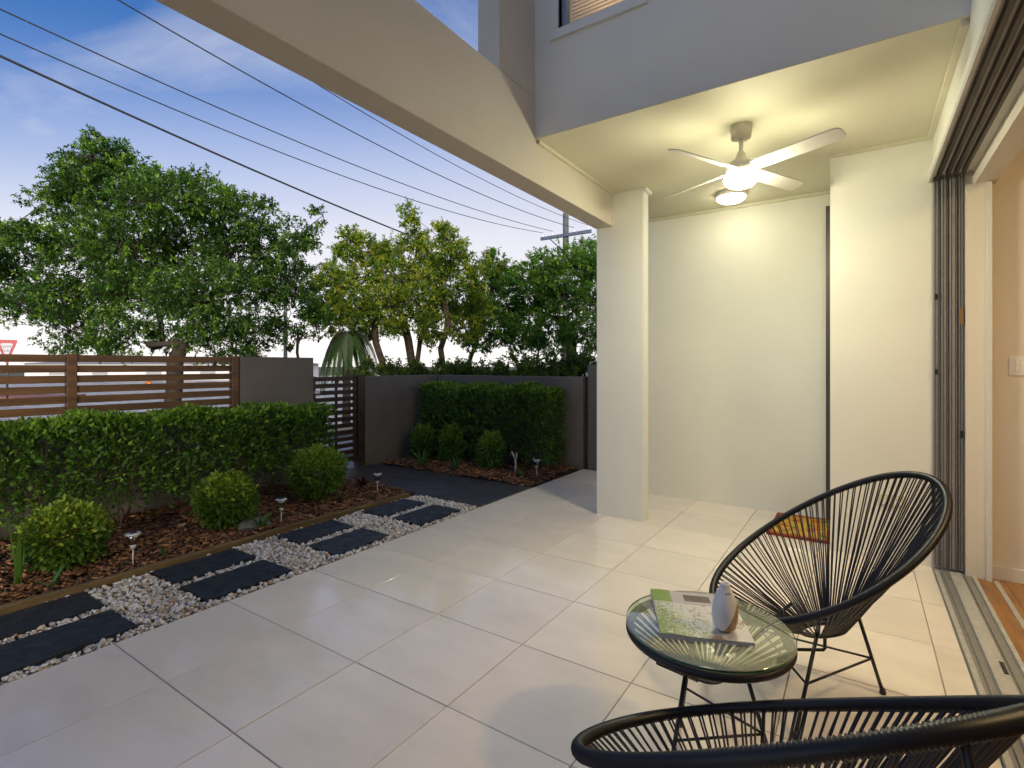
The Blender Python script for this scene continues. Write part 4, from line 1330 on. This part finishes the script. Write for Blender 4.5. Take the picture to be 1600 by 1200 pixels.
# palm with drooping fronds behind the gate
def palm():
    d = 12.0
    b = at(541, HOR, d); b.z = GZ
    root = empty("palm_tree", b); tag(root, "small palm with drooping fronds behind the gate", "palm")
    top_z = at(545, 520, d).z - GZ
    MB().tube([(0, 0, -0.05), (0.02, 0, top_z * 0.5), (0.05, 0.0, top_z)], [0.10, 0.085, 0.075], 12).build("trunk", M["bark_pale"], root)
    Ps, Ds, Ns, Ls = [], [], [], []
    st_ = MB()
    for i in range(12):
        a = i * 2 * math.pi / 12 + random.uniform(-.15, .15); ln = random.uniform(0.95, 1.35); lift = random.uniform(-0.1, 0.45)
        pts = []
        for k in range(12):
            t = k / 11
            r_ = ln * (t * 0.85 - 0.25 * t * t); z_ = lift * t * ln - 0.95 * t * t * ln
            pts.append(Vector((0.05 + r_ * math.cos(a), r_ * math.sin(a), top_z + z_)))
        st_.tube(pts, [0.014 * (1 - 0.8 * k / 11) for k in range(12)], 5)
        for k in range(1, 11):
            for h in range(5):
                p = pts[k].lerp(pts[k + 1], h / 5)
                tg = (pts[k + 1] - pts[k]).normalized()
                sd = Vector((-math.sin(a), math.cos(a), 0))
                for s in (-1, 1):
                    Ps.append(p); Ds.append(tg * 0.5 + sd * s * 0.5 + Vector((0, 0, -0.75))); Ns.append(Vector((math.cos(a), math.sin(a), 0.5))); Ls.append(0.34 * (1 - 0.5 * abs(k / 11 - 0.4)))
    st_.build("frond_stems", M["bark_pale"], root)
    Ls = np.array(Ls); n = len(Ls)
    link("fronds", leaf_mesh("fronds", np.array([p[:] for p in Ps]), np.array([p[:] for p in Ds]), np.array([p[:] for p in Ns]), Ls, Ls * 0.085, shade(n, (0.055, 0.13, 0.035), (0.13, 0.20, 0.04), 0.2)), M["leaf"], root)


palm()

# ------------------------------------------------------------------ street furniture
pc = at(884, HOR, 24.0)
pole = empty("power_pole", (pc.x, pc.y, GZ)); tag(pole, "weathered timber power pole with crossarm above the trees", "power pole")
ph = 8.4
MB().tube([(0, 0, -0.1), (0, 0, ph)], [0.17, 0.135], 14).build("post", M["pole"], pole)
ca_m = mat("crossarm_paint", (0.10, 0.13, 0.20), 0.7, noise=12, amt=0.2)
cz = 7.35
MB().box(-1.25, 1.35, -0.20, -0.09, cz - 0.07, cz + 0.07).build("crossarm", ca_m, pole)
MB().tube([(0.0, -0.15, cz - 0.75), (-0.75, -0.15, cz - 0.08)], 0.025, 6).build("brace", ca_m, pole)
MB().box(-0.3, 0.42, -0.17, -0.10, 5.82, 5.95).build("lower_arm", ca_m, pole)
ins = [-1.15, -0.62, 0.50, 1.22]
for x_ in ins:
    MB().lathe([(0.0, 0.07), (0.035, 0.07), (0.05, 0.10), (0.03, 0.13), (0.045, 0.16), (0.02, 0.20), (0, 0.21)], 12, c=(x_, -0.145, cz)).build("insulator", M["white"], pole)

# wires hang between the pole and the next one down the street, off to the left
def wire(xw, pts, r, label, end):
    ys = np.array([p[0] for p in pts]); zs = np.array([p[1] for p in pts])
    cf = np.polyfit(ys, zs, 2)
    P = [Vector((xw, y_, float(np.polyval(cf, y_)))) for y_ in np.linspace(-14, end, 60)]
    o = MB().tube(P, r, 6, caps=False).build("power_line", M["wire"])
    tag(o, label, "power line", "overhead power lines")


py_ = pc.y - 0.145
wire(pc.x - 1.15, [(2.51, 7.05), (5.62, 6.86), (8.53, 6.77), (py_, cz + 0.2)], 0.013, "second lowest overhead power line crossing the sky", py_)
wire(pc.x - 0.62, [(2.39, 7.19), (4.86, 7.13), (11.76, 6.96), (py_, cz + 0.2)], 0.013, "third overhead power line counting up from the thick one", py_)
wire(pc.x + 0.50, [(3.75, 7.66), (7.36, 7.39), (10.67, 7.16), (py_, cz + 0.2)], 0.013, "fourth overhead power line counting up, below the beam", py_)
wire(pc.x + 1.22, [(5.2, 7.75), (7.9, 7.52), (12.0, 7.28), (py_, cz + 0.2)], 0.010, "highest overhead power line running just under the beam", py_)
wire(pc.x, [(2.284, 6.16), (4.54, 5.876), (7.77, 5.531), (10.0, 5.28), (16.03, 4.92)], 0.022, "thick black lowest overhead cable crossing the sky", pc.y - 0.12)

# street lamp post seen over the wall panel
sp = at(446, HOR, 19.0); sp.z = GZ
slp = empty("street_post", sp); tag(slp, "slim grey street post behind the grey wall panel", "post")
MB().tube([(0, 0, -0.1), (0, 0, 5.0)], [0.075, 0.06], 12).build("post", M["pole"], slp)

# give way sign
sg = at(11.4, HOR, 19.0); sg.z = GZ
sign = empty("give_way_sign", sg, YAW + R(22)); tag(sign, "triangular red and white GIVE WAY sign over the slat fence", "sign")
zt, zb = at(11, 531, 19).z - GZ, at(11, 571, 19).z - GZ
hw = 13.9 / FPX * 19.0


def tri(mb, s, y0, y1):
    c = (zt * 2 + zb) / 3
    P = [(-hw * s, zt), (hw * s, zt), (0, zb)]
    P = [(x_, c + (z_ - c) * s) for (x_, z_) in P]
    Q = []
    for i in range(3):                       # rounded corners
        a, b, d = Vector(P[i - 1]), Vector(P[i]), Vector(P[(i + 1) % 3])
        k = 0.09
        for t in (0, .25, .5, .75, 1):
            u = b + (a - b).normalized() * k; w = b + (d - b).normalized() * k
            Q.append((u.lerp(b, t)).lerp(b.lerp(w, t), t))
    n_ = len(Q)
    vs = [(q[0], y0, q[1]) for q in Q] + [(q[0], y1, q[1]) for q in Q]
    fs = [tuple(range(n_)), tuple(reversed(range(n_, 2 * n_)))] + [(i, n_ + i, n_ + (i + 1) % n_, (i + 1) % n_) for i in range(n_)]
    mb.add(vs, fs)
    return mb


tri(MB(), 1.0, -0.045, -0.035).build("red_plate", mat("sign_red", (0.32, 0.012, 0.03), 0.45), sign)
tri(MB(), 0.60, -0.049, -0.0455).build("white_panel", mat("sign_white", (0.42, 0.44, 0.52), 0.45), sign)
for i, txt in enumerate(("GIVE", "WAY")):
    cu = bpy.data.curves.new("lettering", "FONT"); cu.body = txt; cu.size = 0.145; cu.align_x = "CENTER"; cu.extrude = 0.001
    tmp = bpy.data.objects.new("lettering_curve", cu); col.objects.link(tmp)
    bpy.context.view_layer.update()
    lm = bpy.data.meshes.new_from_object(tmp.evaluated_get(bpy.context.evaluated_depsgraph_get()))
    bpy.data.objects.remove(tmp)
    lm.materials.clear()
    to = link("lettering", lm, M["black_metal"], sign)
    to.location = (0, -0.0505, zt - 0.30 - 0.15 * i); to.rotation_euler = (R(90), 0, 0)
MB().tube([(0, 0, -0.1), (0, 0, zt - 0.05)], 0.033, 10).build("post", M["alu_dark"], sign)

# red paved traffic island by the sign, white house and car across the road
isl = bbox("traffic_island", -1.3, 1.5, -1.2, 1.2, GZ - 0.02, GZ + 0.15, mat("red_paving", (0.26, 0.10, 0.09), 0.8, noise=20, amt=0.2), None, 0.03)
ip = at(38, HOR, 20.5); isl.location = (ip.x, ip.y, 0); isl.rotation_euler = (0, 0, R(40))
tag(isl, "red paved traffic island seen through the slats", "traffic island")
hs = empty("far_house", at(190, HOR, 48).to_tuple()[:2] + (GZ,), YAW)
tag(hs, "low pale house across the road seen through the slats", "house")
hm = mat("far_white_wall", (0.62, 0.62, 0.64), 0.7)
MB().box(-9, 16, 0, 6, 0, 1.55).build("wall", hm, hs)
MB().add([(-9.4, -0.4, 1.551), (16.4, -0.4, 1.551), (16.4, 6.4, 1.551), (-9.4, 6.4, 1.551), (-6, 3, 1.9), (13, 3, 1.9)],
         [(0, 1, 5, 4), (2, 3, 4, 5), (0, 4, 3), (1, 2, 5), (3, 2, 1, 0)]).build("roof", mat("far_roof", (0.36, 0.37, 0.40), 0.7), hs)
for x_ in (-6, -2, 3, 8, 12):
    w_ = MB().box(x_ - 0.7, x_ + 0.7, -0.05, -0.005, 0.5, 1.3).build("window", mat("far_window", (0.30, 0.31, 0.34), 0.2), hs)
    MB().box(x_ - 0.78, x_ + 0.78, -0.09, -0.052, 0.44, 0.499).build("sill", hm, w_)
om = MB().lathe([(0, 0), (0.05, 0), (0.05, 0.02), (0.04, 0.03), (0, 0.03)], 18).build("orange_reflector", mat("orange_marker", (0.55, 0.14, 0.015), 0.4), None)
om.location = at(233, 600, 8.55); om.rotation_euler = (R(90), 0, YAW)
tag(om, "small round orange marker on the big tree trunk", "marker")
